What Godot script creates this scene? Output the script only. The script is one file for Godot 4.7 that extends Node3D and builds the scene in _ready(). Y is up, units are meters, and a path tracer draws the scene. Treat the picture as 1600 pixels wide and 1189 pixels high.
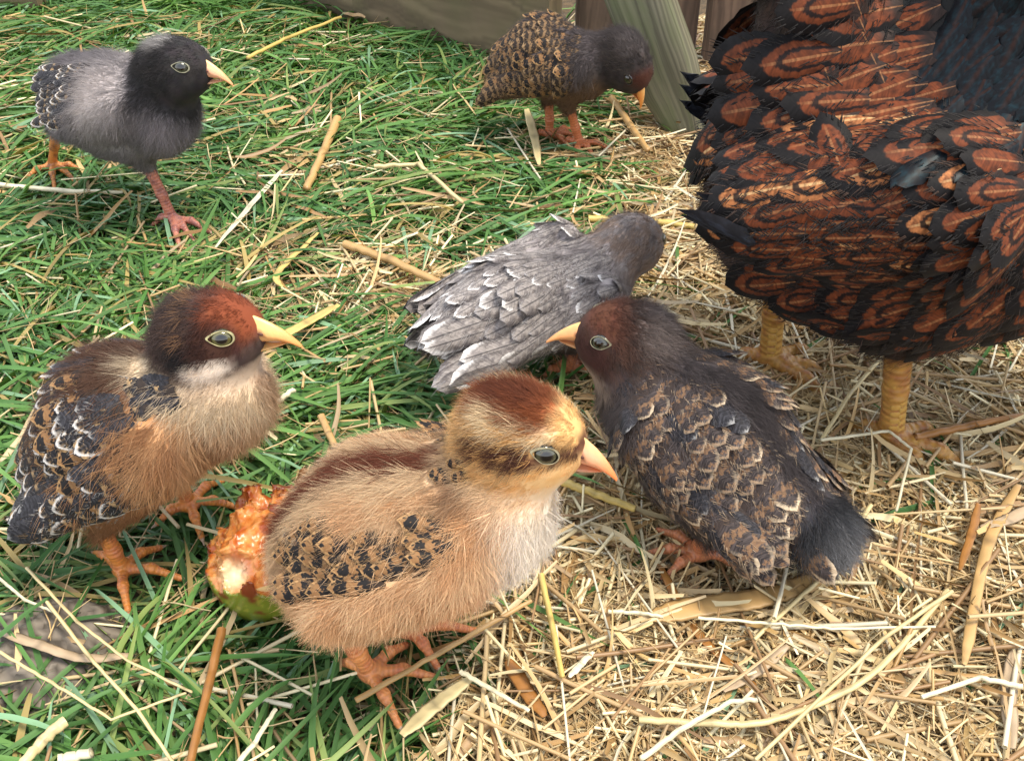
extends Node3D
# Six chicks and a hen on straw-strewn grass beside an old plank.

var noise := FastNoiseLite.new()
var fine := FastNoiseLite.new()
var M := {}
var used := {}
# what a styler hands back for one strand of down
var h_skip := false
var h_dir := Vector3.BACK
var h_len := 0.01
var h_w := 0.0004
var h_lift := 0.35
var h_col := Color.WHITE
# the bird being built
var B: Dictionary = {}


func _ready() -> void:
	# --- camera, sky, sun, exposure
	var cam := Camera3D.new()
	cam.name = "camera"
	add_child(cam)
	cam.position = Vector3(0, 0.40, 0)
	cam.rotation_degrees = Vector3(-38.3, 0, 0)
	cam.fov = 40.77
	cam.near = 0.01
	cam.far = 200.0
	var env := Environment.new()
	var sky := Sky.new()
	var pm := ProceduralSkyMaterial.new()
	pm.sky_top_color = Color(0.72, 0.75, 0.80)
	pm.sky_horizon_color = Color(0.90, 0.90, 0.89)
	pm.sky_curve = 0.2
	pm.ground_bottom_color = Color(0.25, 0.24, 0.18)
	pm.ground_horizon_color = Color(0.5, 0.5, 0.45)
	sky.sky_material = pm
	env.background_mode = Environment.BG_SKY
	env.sky = sky
	env.background_energy_multiplier = 1.0
	env.tonemap_mode = Environment.TONE_MAPPER_LINEAR
	env.tonemap_exposure = 2.9
	env.sdfgi_enabled = true
	env.ssao_enabled = true
	env.ssil_enabled = true
	var we := WorldEnvironment.new()
	we.name = "world_environment"
	we.environment = env
	add_child(we)
	var sun := DirectionalLight3D.new()
	sun.name = "sun"
	sun.light_energy = 0.5
	sun.light_color = Color(1.0, 0.96, 0.89)
	sun.light_angular_distance = 18.0
	sun.shadow_enabled = true
	add_child(sun)
	sun.look_at_from_position(Vector3(0.5, 1.3, 0.12), Vector3.ZERO)
	noise.seed = 7
	noise.frequency = 1.0
	noise.fractal_octaves = 3
	fine.seed = 11
	fine.frequency = 1.0
	fine.fractal_octaves = 2
	materials()
	ground_and_fence()
	litter()
	straws()
	apple()
	chicks()
	hen()


# ------------------------------------------------------------------ helpers
func S(r: float, g: float, b: float, k := 1.0) -> Color:
	var c := Color(r / 255.0, g / 255.0, b / 255.0).srgb_to_linear()
	return Color(c.r * k, c.g * k, c.b * k)


func numbered(n: String) -> String:
	if not used.has(n):
		used[n] = 0
		return n
	used[n] += 1
	return "%s_%03d" % [n, used[n]]


func thing(n: String, label: String, category: String, at := Vector3.ZERO, yaw := 0.0, group := "") -> Node3D:
	var o := Node3D.new()
	o.name = numbered(n)
	add_child(o)
	o.position = at
	o.rotation.y = yaw
	tag(o, label, category, group)
	return o


func tag(o: Node, label: String, category: String, group := "") -> void:
	o.set_meta("label", label)
	o.set_meta("category", category)
	if group:
		o.set_meta("group", group)


func part(n: String, mesh: Mesh, mat: Material, parent: Node, xf := Transform3D()) -> MeshInstance3D:
	var o := MeshInstance3D.new()
	o.mesh = mesh
	if mat:
		o.material_override = mat
	o.transform = xf
	if parent == self:
		o.name = numbered(n)
	else:
		var i := 0
		var nm := n
		while parent.has_node(nm):
			i += 1
			nm = "%s_%03d" % [n, i]
		o.name = nm
	parent.add_child(o)
	return o


func kids_name(counts: Dictionary, n: String) -> String:
	counts[n] = counts.get(n, -1) + 1
	return n if counts[n] == 0 else "%s_%03d" % [n, counts[n]]


func arrays(v: PackedVector3Array, n: PackedVector3Array, idx: PackedInt32Array, col := PackedColorArray(), uv := PackedVector2Array()) -> Array:
	var a := []
	a.resize(Mesh.ARRAY_MAX)
	a[Mesh.ARRAY_VERTEX] = v
	a[Mesh.ARRAY_NORMAL] = n
	a[Mesh.ARRAY_INDEX] = idx
	if col.size():
		a[Mesh.ARRAY_COLOR] = col
	if uv.size():
		a[Mesh.ARRAY_TEX_UV] = uv
	return a


func mesh_of(a: Array) -> ArrayMesh:
	var m := ArrayMesh.new()
	m.add_surface_from_arrays(Mesh.PRIMITIVE_TRIANGLES, a)
	return m


func multi(n: String, parent: Node, mesh: Mesh, mat: Material, xf: Array[Transform3D], cols: PackedColorArray) -> MultiMeshInstance3D:
	var mm := MultiMesh.new()
	mm.transform_format = MultiMesh.TRANSFORM_3D
	mm.use_colors = cols.size() > 0
	mm.mesh = mesh
	mm.instance_count = xf.size()
	for i in xf.size():
		mm.set_instance_transform(i, xf[i])
	if cols.size():
		for i in xf.size():
			mm.set_instance_color(i, cols[i])
	var o := MultiMeshInstance3D.new()
	o.multimesh = mm
	o.material_override = mat
	o.name = numbered(n) if parent == self else n
	o.set_meta("kind", "stuff")
	parent.add_child(o, true)
	return o


func std(rough: float, col := Color.WHITE, vc := false, back := Color.BLACK) -> StandardMaterial3D:
	var m := StandardMaterial3D.new()
	m.albedo_color = col
	m.roughness = rough
	m.vertex_color_use_as_albedo = vc
	m.cull_mode = BaseMaterial3D.CULL_DISABLED
	if back != Color.BLACK:
		m.backlight_enabled = true
		m.backlight = back
	return m


# ------------------------------------------------------------------ signed distance bodies
# a capsule: {a, b, ra, rb, k (blend), s (scale of the distance per axis)}
func cap(a: Vector3, b: Vector3, ra: float, rb: float, k := 0.012, s := Vector3.ONE) -> Array:
	return [a, b, ra, rb, k, s]


func cap_d(c: Array, p: Vector3) -> float:
	var a: Vector3 = c[0]
	var ba: Vector3 = c[1] - a
	var ra: float = c[2]
	var t := clampf((p - a).dot(ba) / maxf(ba.length_squared(), 1e-9), 0.0, 1.0)
	var w: Vector3 = (p - a - ba * t) * c[5]
	return w.length() - (ra + (c[3] - ra) * t)


func field(prims: Array, p: Vector3) -> float:
	var d := 1.0
	for c in prims:
		var e := cap_d(c, p)
		var k: float = c[4]
		var h := maxf(k - absf(d - e), 0.0) / k
		d = minf(d, e) - h * h * k * 0.25
	return d


func gradient(prims: Array, p: Vector3) -> Vector3:
	var e := 0.0015
	var d := field(prims, p)
	return Vector3(field(prims, p + Vector3(e, 0, 0)) - d, field(prims, p + Vector3(0, e, 0)) - d, field(prims, p + Vector3(0, 0, e)) - d).normalized()


func march(prims: Array, from: Vector3, dir: Vector3, far := 0.4) -> Vector3:
	var t := 0.0
	for i in 40:
		var d := field(prims, from + dir * t)
		if d < 0.0003 or t > far:
			break
		t += d * 0.8
	return from + dir * t


# fills a grid from the capsules, each only near itself, and meshes it with surface nets
func nets(prims: Array, cell: float, bump = null) -> Dictionary:
	var lo := Vector3(9, 9, 9)
	var hi := -lo
	for c in prims:
		var s: Vector3 = c[5]
		var r: float = maxf(c[2], c[3]) / minf(s.x, minf(s.y, s.z)) + c[4] + 2.5 * cell
		var rv := Vector3(r, r, r)
		lo = lo.min(c[0] - rv).min(c[1] - rv)
		hi = hi.max(c[0] + rv).max(c[1] + rv)
	var nx := int((hi.x - lo.x) / cell) + 2
	var ny := int((hi.y - lo.y) / cell) + 2
	var nz := int((hi.z - lo.z) / cell) + 2
	var g := PackedFloat32Array()
	g.resize(nx * ny * nz)
	g.fill(1.0)
	for c in prims:
		var a: Vector3 = c[0]
		var ba: Vector3 = c[1] - a
		var ra: float = c[2]
		var rd: float = c[3] - ra
		var k: float = c[4]
		var s: Vector3 = c[5]
		var inv := 1.0 / maxf(ba.length_squared(), 1e-9)
		var r: float = maxf(c[2], c[3]) / minf(s.x, minf(s.y, s.z)) + k + 2.0 * cell
		var rv := Vector3(r, r, r)
		var i0 := ((a.min(c[1]) - rv - lo) / cell).floor().max(Vector3.ZERO)
		var i1 := ((a.max(c[1]) + rv - lo) / cell).ceil().min(Vector3(nx - 1, ny - 1, nz - 1))
		for z in range(int(i0.z), int(i1.z) + 1):
			for y in range(int(i0.y), int(i1.y) + 1):
				var row := (z * ny + y) * nx
				for x in range(int(i0.x), int(i1.x) + 1):
					var pa := lo + Vector3(x, y, z) * cell - a
					var t := clampf(pa.dot(ba) * inv, 0.0, 1.0)
					var e := ((pa - ba * t) * s).length() - ra - rd * t
					var d := g[row + x]
					var h := k - absf(d - e)
					d = minf(d, e)
					if h > 0.0:
						d -= h * h * 0.25 / k
					g[row + x] = d
	if bump != null:
		for z in nz:
			for y in ny:
				var row := (z * ny + y) * nx
				for x in nx:
					if absf(g[row + x]) < 0.02:
						g[row + x] = bump.call(lo + Vector3(x, y, z) * cell, g[row + x])
	var at := PackedInt32Array()
	at.resize(nx * ny * nz)
	at.fill(-1)
	var v := PackedVector3Array()
	var nn := PackedVector3Array()
	var near := cell * 1.8 if bump == null else 9.0
	var sy := nx
	var sz := nx * ny
	for z in nz - 1:
		for y in ny - 1:
			var row := (z * ny + y) * nx
			for x in nx - 1:
				var o := row + x
				if absf(g[o]) > near:
					continue
				var f0 := g[o]
				var f1 := g[o + 1]
				var f2 := g[o + sy]
				var f3 := g[o + sy + 1]
				var f4 := g[o + sz]
				var f5 := g[o + sz + 1]
				var f6 := g[o + sz + sy]
				var f7 := g[o + sz + sy + 1]
				var m := int(f0 < 0) + int(f1 < 0) + int(f2 < 0) + int(f3 < 0) + int(f4 < 0) + int(f5 < 0) + int(f6 < 0) + int(f7 < 0)
				if m == 0 or m == 8:
					continue
				var grad := Vector3(f1 + f3 + f5 + f7 - f0 - f2 - f4 - f6, f2 + f3 + f6 + f7 - f0 - f1 - f4 - f5, f4 + f5 + f6 + f7 - f0 - f1 - f2 - f3) * 0.25
				var mean := (f0 + f1 + f2 + f3 + f4 + f5 + f6 + f7) * 0.125
				var off := grad * (-mean / maxf(grad.length_squared(), 1e-12))
				off = off.clamp(Vector3(-0.5, -0.5, -0.5), Vector3(0.5, 0.5, 0.5))
				at[o] = v.size()
				v.append(lo + (Vector3(x, y, z) + Vector3(0.5, 0.5, 0.5) + off) * cell)
				nn.append(grad.normalized())
	var idx := PackedInt32Array()
	for z in range(1, nz - 1):
		for y in range(1, ny - 1):
			var row := (z * ny + y) * nx
			for x in range(1, nx - 1):
				var o := row + x
				if at[o] < 0:
					continue
				var ins := g[o] < 0.0
				if ins != (g[o + 1] < 0.0):
					quad(idx, at[o - sy - sz], at[o - sz], at[o], at[o - sy], ins)
				if ins != (g[o + sy] < 0.0):
					quad(idx, at[o - 1 - sz], at[o - 1], at[o], at[o - sz], ins)
				if ins != (g[o + sz] < 0.0):
					quad(idx, at[o - 1 - sy], at[o - sy], at[o], at[o - 1], ins)
	return {"v": v, "n": nn, "i": idx}


func quad(idx: PackedInt32Array, a: int, b: int, c: int, d: int, ins: bool) -> void:
	if a < 0 or b < 0 or c < 0 or d < 0:
		return
	if ins:
		idx.append_array([a, c, b, a, d, c])
	else:
		idx.append_array([a, b, c, a, c, d])


# ------------------------------------------------------------------ down
func strand_mesh(segs: int, bend: float, side: float) -> ArrayMesh:
	var v := PackedVector3Array()
	var n := PackedVector3Array()
	var idx := PackedInt32Array()
	for i in segs + 1:
		var t := float(i) / segs
		var w := 0.5 * (1.0 - t * 0.85)
		var c := Vector3(side * t * t, t, -bend * t * t)
		v.append_array([c + Vector3(-w, 0, 0), c + Vector3(w, 0, 0)])
		n.append_array([Vector3(-0.35, 2.0 * bend * t, 1).normalized(), Vector3(0.35, 2.0 * bend * t, 1).normalized()])
		if i < segs:
			var o := i * 2
			idx.append_array([o, o + 2, o + 1, o + 1, o + 2, o + 3])
	return mesh_of(arrays(v, n, idx))


func grow(parent: Node, surf: Dictionary, count: int, style: Callable, mat: Material, seed_: int, n := "down") -> void:
	var rng := RandomNumberGenerator.new()
	rng.seed = seed_
	var v: PackedVector3Array = surf.v
	var nn: PackedVector3Array = surf.n
	var idx: PackedInt32Array = surf.i
	var tri := idx.size() / 3
	var cdf := PackedFloat32Array()
	cdf.resize(tri)
	var sum := 0.0
	for i in tri:
		var a := v[idx[i * 3]]
		sum += (v[idx[i * 3 + 1]] - a).cross(v[idx[i * 3 + 2]] - a).length()
		cdf[i] = sum
	var xf: Array[Transform3D] = []
	var cols := PackedColorArray()
	var xf2: Array[Transform3D] = []
	var cols2 := PackedColorArray()
	for k in count:
		var i := mini(cdf.bsearch(rng.randf() * sum), tri - 1)
		var b1 := rng.randf()
		var b2 := rng.randf()
		if b1 + b2 > 1.0:
			b1 = 1.0 - b1
			b2 = 1.0 - b2
		var i0 := idx[i * 3]
		var i1 := idx[i * 3 + 1]
		var i2 := idx[i * 3 + 2]
		var p := v[i0] * (1.0 - b1 - b2) + v[i1] * b1 + v[i2] * b2
		var nrm := (nn[i0] * (1.0 - b1 - b2) + nn[i1] * b1 + nn[i2] * b2).normalized()
		h_skip = false
		style.call(p, nrm)
		if h_skip:
			continue
		var d := h_dir - nrm * h_dir.dot(nrm)
		if d.length_squared() < 1e-6:
			d = nrm.cross(Vector3(0.3, 0.5, 0.8))
		d = d.normalized()
		var x := d.cross(nrm)
		var clump := noise.get_noise_3dv(p * 300.0)
		var turn := clump * 0.8 + rng.randfn(0.0, 0.40)
		d = (d + x * turn).normalized()
		var lift := clampf(h_lift + noise.get_noise_3dv(p * 170.0 + Vector3(9, 0, 0)) * 0.35 + rng.randfn(0.0, 0.12), 0.04, 1.4)
		var y := (d * cos(lift) + nrm * sin(lift)).normalized()
		x = y.cross(nrm).normalized()
		var z := x.cross(y)
		var ln := h_len * rng.randf_range(0.65, 1.25)
		var tf := Transform3D(Basis(x * h_w * rng.randf_range(0.7, 1.3), y * ln, z * ln), p - nrm * 0.0006)
		var tone := 1.0 + clump * 0.22 + rng.randfn(0.0, 0.10)
		# a few longer, paler filaments stand out of the coat
		if rng.randf() < 0.07:
			tone *= 1.25
			tf.basis.y *= 1.2
		var cc := Color(h_col.r * tone, h_col.g * tone, h_col.b * tone)
		if k % 2:
			xf.append(tf)
			cols.append(cc)
		else:
			xf2.append(tf)
			cols2.append(cc)
	multi(n, parent, M.strand, mat, xf, cols)
	multi(n + "_001", parent, M.strand2, mat, xf2, cols2)


# ------------------------------------------------------------------ feathers
# length 1 along y, width 1 across x, dished towards the bird (-z)
func feather_mesh(point: float, curl: float, camber: float, seed_: int, ragged := 0.05, slim := 0.35) -> ArrayMesh:
	var rng := RandomNumberGenerator.new()
	rng.seed = seed_
	var rows := 14
	var st := [-1.0, -0.6, 0.0, 0.6, 1.0]
	var v := PackedVector3Array()
	var n := PackedVector3Array()
	var uv := PackedVector2Array()
	var idx := PackedInt32Array()
	for i in rows + 1:
		var t := float(i) / rows
		var w := 0.5 * (slim + (1.0 - slim) * sin(minf(t / 0.62, 1.0) * PI * 0.5))
		if t > 0.62:
			w *= pow(maxf(1.0 - pow((t - 0.62) / 0.38, 2.0 + point), 0.0), 0.5)
		for s in st:
			var r := 1.0 + ((ragged if i % 2 else -ragged) * rng.randf_range(0.2, 1.3) if absf(s) > 0.9 else 0.0)
			var x: float = s * w * r
			var y := t - absf(s) * absf(s) * 0.04 + (rng.randf_range(-ragged, ragged) * 0.8 if i == rows else 0.0)
			v.append(Vector3(x, y, -curl * t * t - camber * x * x * 4.0))
			n.append(Vector3(camber * x * 8.0, 2.0 * curl * t, 1.0).normalized())
			uv.append(Vector2(0.5 + s * 0.49, clampf(t, 0.005, 0.995)))
	for i in rows:
		for j in 4:
			var o := i * 5 + j
			idx.append_array([o, o + 5, o + 1, o + 1, o + 5, o + 6])
	return mesh_of(arrays(v, n, idx, PackedColorArray(), uv))


func feather_tex(kind: String, seed_: int) -> ImageTexture:
	var w := 64
	var h := 144
	var im := Image.create(w, h, false, Image.FORMAT_RGB8)
	var q := FastNoiseLite.new()
	q.seed = seed_
	q.frequency = 0.05
	q.fractal_octaves = 3
	var ph := float(seed_ % 7)
	for j in h:
		var t := float(j) / h
		for i in w:
			var u := (float(i) / (w - 1)) * 2.0 - 1.0
			var au := absf(u)
			# barbs run obliquely from the shaft to the edge
			var barb := q.get_noise_2d(i * 0.4, (j - au * 22.0) * 3.4)
			var wob := q.get_noise_2d(i * 1.3 + 50.0, j * 1.1)
			var rim := sqrt(pow(u * 0.92, 2.0) + pow(maxf(t - 0.45, 0.0) / 0.55, 2.0)) + wob * 0.06 + barb * 0.06
			var tt := t - au * 0.10 + wob * 0.06 + barb * 0.025
			var c := Color.BLACK
			if kind == "lace" or kind == "lace_tan" or kind == "lace_broken" or kind == "lace_single":
				var e := sqrt(pow(u / 0.97, 2.0) + pow(maxf(t - 0.42, 0.0) / 0.56, 2.0)) + wob * 0.05 + barb * 0.06
				var base := S(108, 54, 29)
				if kind == "lace_tan":
					base = S(164, 104, 62)
				base = base.lerp(S(66, 34, 20), clampf(0.25 + wob * 0.9 + barb * 0.5, 0.0, 1.0))
				var dark := S(17, 14, 15)
				var k := smoothstep(0.68, 0.75, e)
				if kind != "lace_single":
					var ring := smoothstep(0.30, 0.35, e) * (1.0 - smoothstep(0.44, 0.50, e))
					if kind == "lace_broken":
						ring *= smoothstep(-0.15, 0.1, wob)
					k = maxf(k, ring * 0.95)
				c = base.lerp(dark, k)
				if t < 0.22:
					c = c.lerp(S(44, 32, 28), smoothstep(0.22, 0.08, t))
				if au < 0.06:
					c = c.lerp(S(206, 168, 118) if kind == "lace_tan" else S(150, 104, 68), (1.0 - k) * smoothstep(0.9, 0.6, t) * 0.6)
			elif kind == "hackle":
				c = S(19, 21, 25).lerp(S(21, 37, 43), clampf(0.4 + wob * 1.6 - au * 0.5, 0.0, 1.0))
				c = c.lerp(S(60, 30, 14), smoothstep(0.75, 0.2, t) * smoothstep(0.25, 0.0, au) * 0.5)
			elif kind == "slate":
				c = S(46, 50, 60).lerp(S(28, 28, 33), smoothstep(-0.2, 0.7, u + wob))
			elif kind == "bar_white":
				var b := sin((tt * 2.6 + ph * 0.2) * TAU)
				c = S(26, 25, 28).lerp(S(58, 56, 60), clampf(0.2 + barb, 0.0, 1.0))
				c = c.lerp(S(160, 132, 96), smoothstep(0.45, 0.8, b + wob * 0.8) * smoothstep(0.2, 0.7, au + 0.2) * 0.9)
				c = c.lerp(S(212, 206, 200), smoothstep(0.70, 0.86, rim) * smoothstep(1.0, 0.90, rim) * smoothstep(0.4, 0.7, t + wob * 0.3) * 0.85)
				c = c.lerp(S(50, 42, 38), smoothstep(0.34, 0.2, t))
			elif kind == "bar_buff":
				var b := sin((tt * 2.3 + ph * 0.15) * TAU) + wob * 1.8
				c = S(30, 27, 27).lerp(S(150, 114, 76).lerp(S(116, 82, 52), clampf(0.5 + barb, 0.0, 1.0)), smoothstep(0.05, 0.35, b))
				c = c.lerp(S(166, 130, 88), smoothstep(0.9, 0.97, rim) * smoothstep(0.5, 0.7, t) * 0.8)
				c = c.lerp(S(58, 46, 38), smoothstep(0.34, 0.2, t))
			elif kind == "mottle":
				var b := sin((tt * 2.2 + ph * 0.2) * TAU) + wob * 2.2
				c = S(46, 40, 40).lerp(S(78, 69, 67), clampf(0.4 + barb, 0.0, 1.0))
				c = c.lerp(S(150, 116, 86).lerp(S(108, 80, 58), clampf(0.5 + barb * 1.5, 0.0, 1.0)), smoothstep(0.15, 0.7, b) * 0.8)
				c = c.lerp(S(212, 190, 160), smoothstep(0.78, 0.98, rim) * smoothstep(0.55, 0.85, t) * (0.75 if seed_ % 2 else 0.25))
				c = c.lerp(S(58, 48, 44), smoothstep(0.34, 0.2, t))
			elif kind == "peppered":
				var b := sin((tt * 3.6) * TAU) + wob * 2.0
				c = S(46, 37, 31).lerp(S(122, 96, 68), smoothstep(-0.1, 0.5, b))
				c = c.lerp(S(150, 124, 92), smoothstep(0.88, 0.95, t + wob * 0.1) * 0.8)
			elif kind == "grey" or kind == "grey_tip":
				c = S(152, 145, 141).lerp(S(92, 86, 85), smoothstep(0.1, 0.9, au + wob * 0.5))
				var spk := q.get_noise_2d(i * 9.0, j * 9.0)
				c = c.lerp(S(172, 160, 154), clampf(spk * 1.6, 0.0, 0.8) * smoothstep(1.0, 0.4, au))
				c = c.lerp(S(84, 80, 86), smoothstep(0.2, 0.8, sin(tt * 3.0 * TAU) + wob) * 0.30)
				if kind == "grey_tip":
					c = c.lerp(S(226, 222, 220), smoothstep(0.70, 0.98, rim) * smoothstep(0.45, 0.85, t + wob * 0.2))
				else:
					c = c.lerp(S(150, 146, 148), smoothstep(0.88, 0.97, t + wob * 0.1))
				if au < 0.05:
					c = c.lerp(S(46, 44, 48), 0.7)
			elif kind == "dark":
				c = S(34, 33, 37).lerp(S(58, 57, 62), clampf(0.4 + barb + wob, 0.0, 1.0))
				c = c.lerp(S(150, 148, 146), smoothstep(0.90, 0.96, t + wob * 0.06) * 0.9)
			var f := 1.0 + barb * (0.75 if kind.begins_with("lace") else 0.45)
			c = Color(c.r * f, c.g * f, c.b * f).linear_to_srgb()
			im.set_pixel(i, j, c)
	return ImageTexture.create_from_image(im)


func feather_mat(kind: String, seed_: int, rough := 0.62) -> StandardMaterial3D:
	var m := std(rough)
	m.albedo_texture = feather_tex(kind, seed_)
	m.texture_repeat = false
	m.metallic_specular = 0.3
	m.rim_enabled = true
	m.rim = 0.06
	m.rim_tint = 0.6
	if kind == "hackle":
		m.roughness = 0.40
		m.metallic = 0.3
	return m


func materials() -> void:
	M.strand = strand_mesh(3, 0.28, 0.10)
	M.strand2 = strand_mesh(3, 0.18, -0.14)
	M.down = std(0.75, Color.WHITE, true, Color(0.5, 0.5, 0.5))
	M.skin = std(0.9, Color.WHITE, true)
	M.leg = std(0.42, Color.WHITE, true)
	M.leg.subsurf_scatter_enabled = true
	M.leg.subsurf_scatter_strength = 0.08
	M.beak = std(0.38, Color.WHITE, true)
	M.beak.subsurf_scatter_enabled = true
	M.beak.subsurf_scatter_strength = 0.12
	M.eye = std(0.06, Color.WHITE, true)
	M.eye.clearcoat_enabled = true
	M.eye.clearcoat = 1.0
	M.eye.clearcoat_roughness = 0.03
	M.lid = std(0.55, Color.WHITE, true)
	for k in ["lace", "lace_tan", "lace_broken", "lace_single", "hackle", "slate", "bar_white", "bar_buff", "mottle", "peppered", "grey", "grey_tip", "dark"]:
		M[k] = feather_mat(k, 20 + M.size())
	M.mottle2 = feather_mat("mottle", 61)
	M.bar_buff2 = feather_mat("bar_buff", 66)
	M.fringe = {M.lace: S(24, 20, 20), M.lace_tan: S(60, 40, 28), M.lace_broken: S(30, 22, 20), M.lace_single: S(26, 21, 20), M.mottle: S(176, 154, 128), M.mottle2: S(150, 124, 98), M.bar_white: S(150, 146, 142), M.bar_buff: S(140, 112, 78), M.bar_buff2: S(120, 94, 66), M.grey: S(160, 154, 150), M.grey_tip: S(196, 190, 188), M.dark: S(90, 88, 90), M.peppered: S(122, 98, 72)}
	M.f_round = [feather_mesh(0.0, 0.10, 0.10, 1), feather_mesh(0.3, 0.16, 0.12, 2), feather_mesh(-0.3, 0.13, 0.08, 3)]
	M.f_long = [feather_mesh(1.6, 0.12, 0.06, 4, 0.02, 0.6), feather_mesh(1.2, 0.09, 0.06, 5, 0.02, 0.65)]
	M.f_point = [feather_mesh(-0.8, 0.14, 0.08, 6, 0.08, 0.5), feather_mesh(-0.6, 0.20, 0.08, 7, 0.10, 0.5)]


func grain_tex(a: Color, b: Color, c: Color, seed_: int, moss: float) -> ImageTexture:
	var w := 512
	var h := 160
	var im := Image.create(w, h, false, Image.FORMAT_RGB8)
	var q := FastNoiseLite.new()
	q.seed = seed_
	q.frequency = 0.02
	q.fractal_octaves = 4
	for j in h:
		for i in w:
			var bend := q.get_noise_2d(i * 0.22, j * 0.25 + 300.0) * 9.0
			var g := q.get_noise_2d(i * 0.20, (j + bend) * 7.0)
			var p := q.get_noise_2d(i * 0.9, j * 1.4 + 900.0)
			var col := a.lerp(b, clampf(0.5 + g * 1.5, 0.0, 1.0)).lerp(c, clampf(moss * 0.5 + p * moss * 1.6, 0.0, 0.9))
			var line := smoothstep(0.28, 0.40, q.get_noise_2d(i * 0.16 + 70.0, (j + bend) * 5.0))
			col = col.lerp(a * 0.55, line * 0.5)
			im.set_pixel(i, j, col.linear_to_srgb())
	return ImageTexture.create_from_image(im)


# a board along +x with slightly rounded arrises, worn ends and a gently uneven face
func board_mesh(l: float, h: float, d: float, seed_: int, taper := 0.0) -> ArrayMesh:
	var v := PackedVector3Array()
	var uv := PackedVector2Array()
	var idx := PackedInt32Array()
	var r := minf(0.004, d * 0.2)
	var ring: Array[Vector2] = [Vector2(-h / 2 + r, d / 2), Vector2(-h / 4, d / 2), Vector2(0, d / 2), Vector2(h / 4, d / 2), Vector2(h / 2 - r, d / 2), Vector2(h / 2, d / 2 - r), Vector2(h / 2, -d / 2 + r), Vector2(h / 2 - r, -d / 2), Vector2(-h / 2 + r, -d / 2), Vector2(-h / 2, -d / 2 + r), Vector2(-h / 2, d / 2 - r)]
	var n := ring.size()
	var segs := 24
	var st := SurfaceTool.new()
	st.begin(Mesh.PRIMITIVE_TRIANGLES)
	var q := FastNoiseLite.new()
	q.seed = seed_
	q.frequency = 14.0
	for i in segs + 1:
		var x := l * i / segs
		var sc := 1.0
		if taper > 0.0 and x < taper:
			sc = lerpf(0.22, 1.0, x / taper)
		for k in n + 1:
			var a := ring[k % n]
			var o := q.get_noise_3d(x, a.x * 3.0, a.y * 3.0) * 0.0016
			st.set_uv(Vector2(x * 1.6 + 0.07 * seed_, float(k) / n * 1.3))
			st.add_vertex(Vector3(x, a.x * sc + o, a.y * (sc * 0.5 + 0.5) + o))
	for i in segs:
		for k in n:
			var o := i * (n + 1) + k
			for e in [o, o + 1, o + n + 1, o + 1, o + n + 2, o + n + 1]:
				st.add_index(e)
	for e in [0, segs]:
		var base := (segs + 1) * (n + 1) + (0 if e == 0 else n + 1)
		var sc := 0.22 if e == 0 and taper > 0.0 else 1.0
		st.set_uv(Vector2(0.5, 0.5))
		st.add_vertex(Vector3(l * e / segs, 0, 0))
		for k in n:
			var a := ring[k]
			st.set_uv(Vector2(0.5, 0.5) + a * 3.0)
			st.add_vertex(Vector3(l * e / segs, a.x * sc, a.y * (sc * 0.5 + 0.5)))
		for k in n:
			for w in ([base, base + 1 + (k + 1) % n, base + 1 + k] if e == 0 else [base, base + 1 + k, base + 1 + (k + 1) % n]):
				st.add_index(w)
	st.generate_normals()
	return st.commit()


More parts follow.
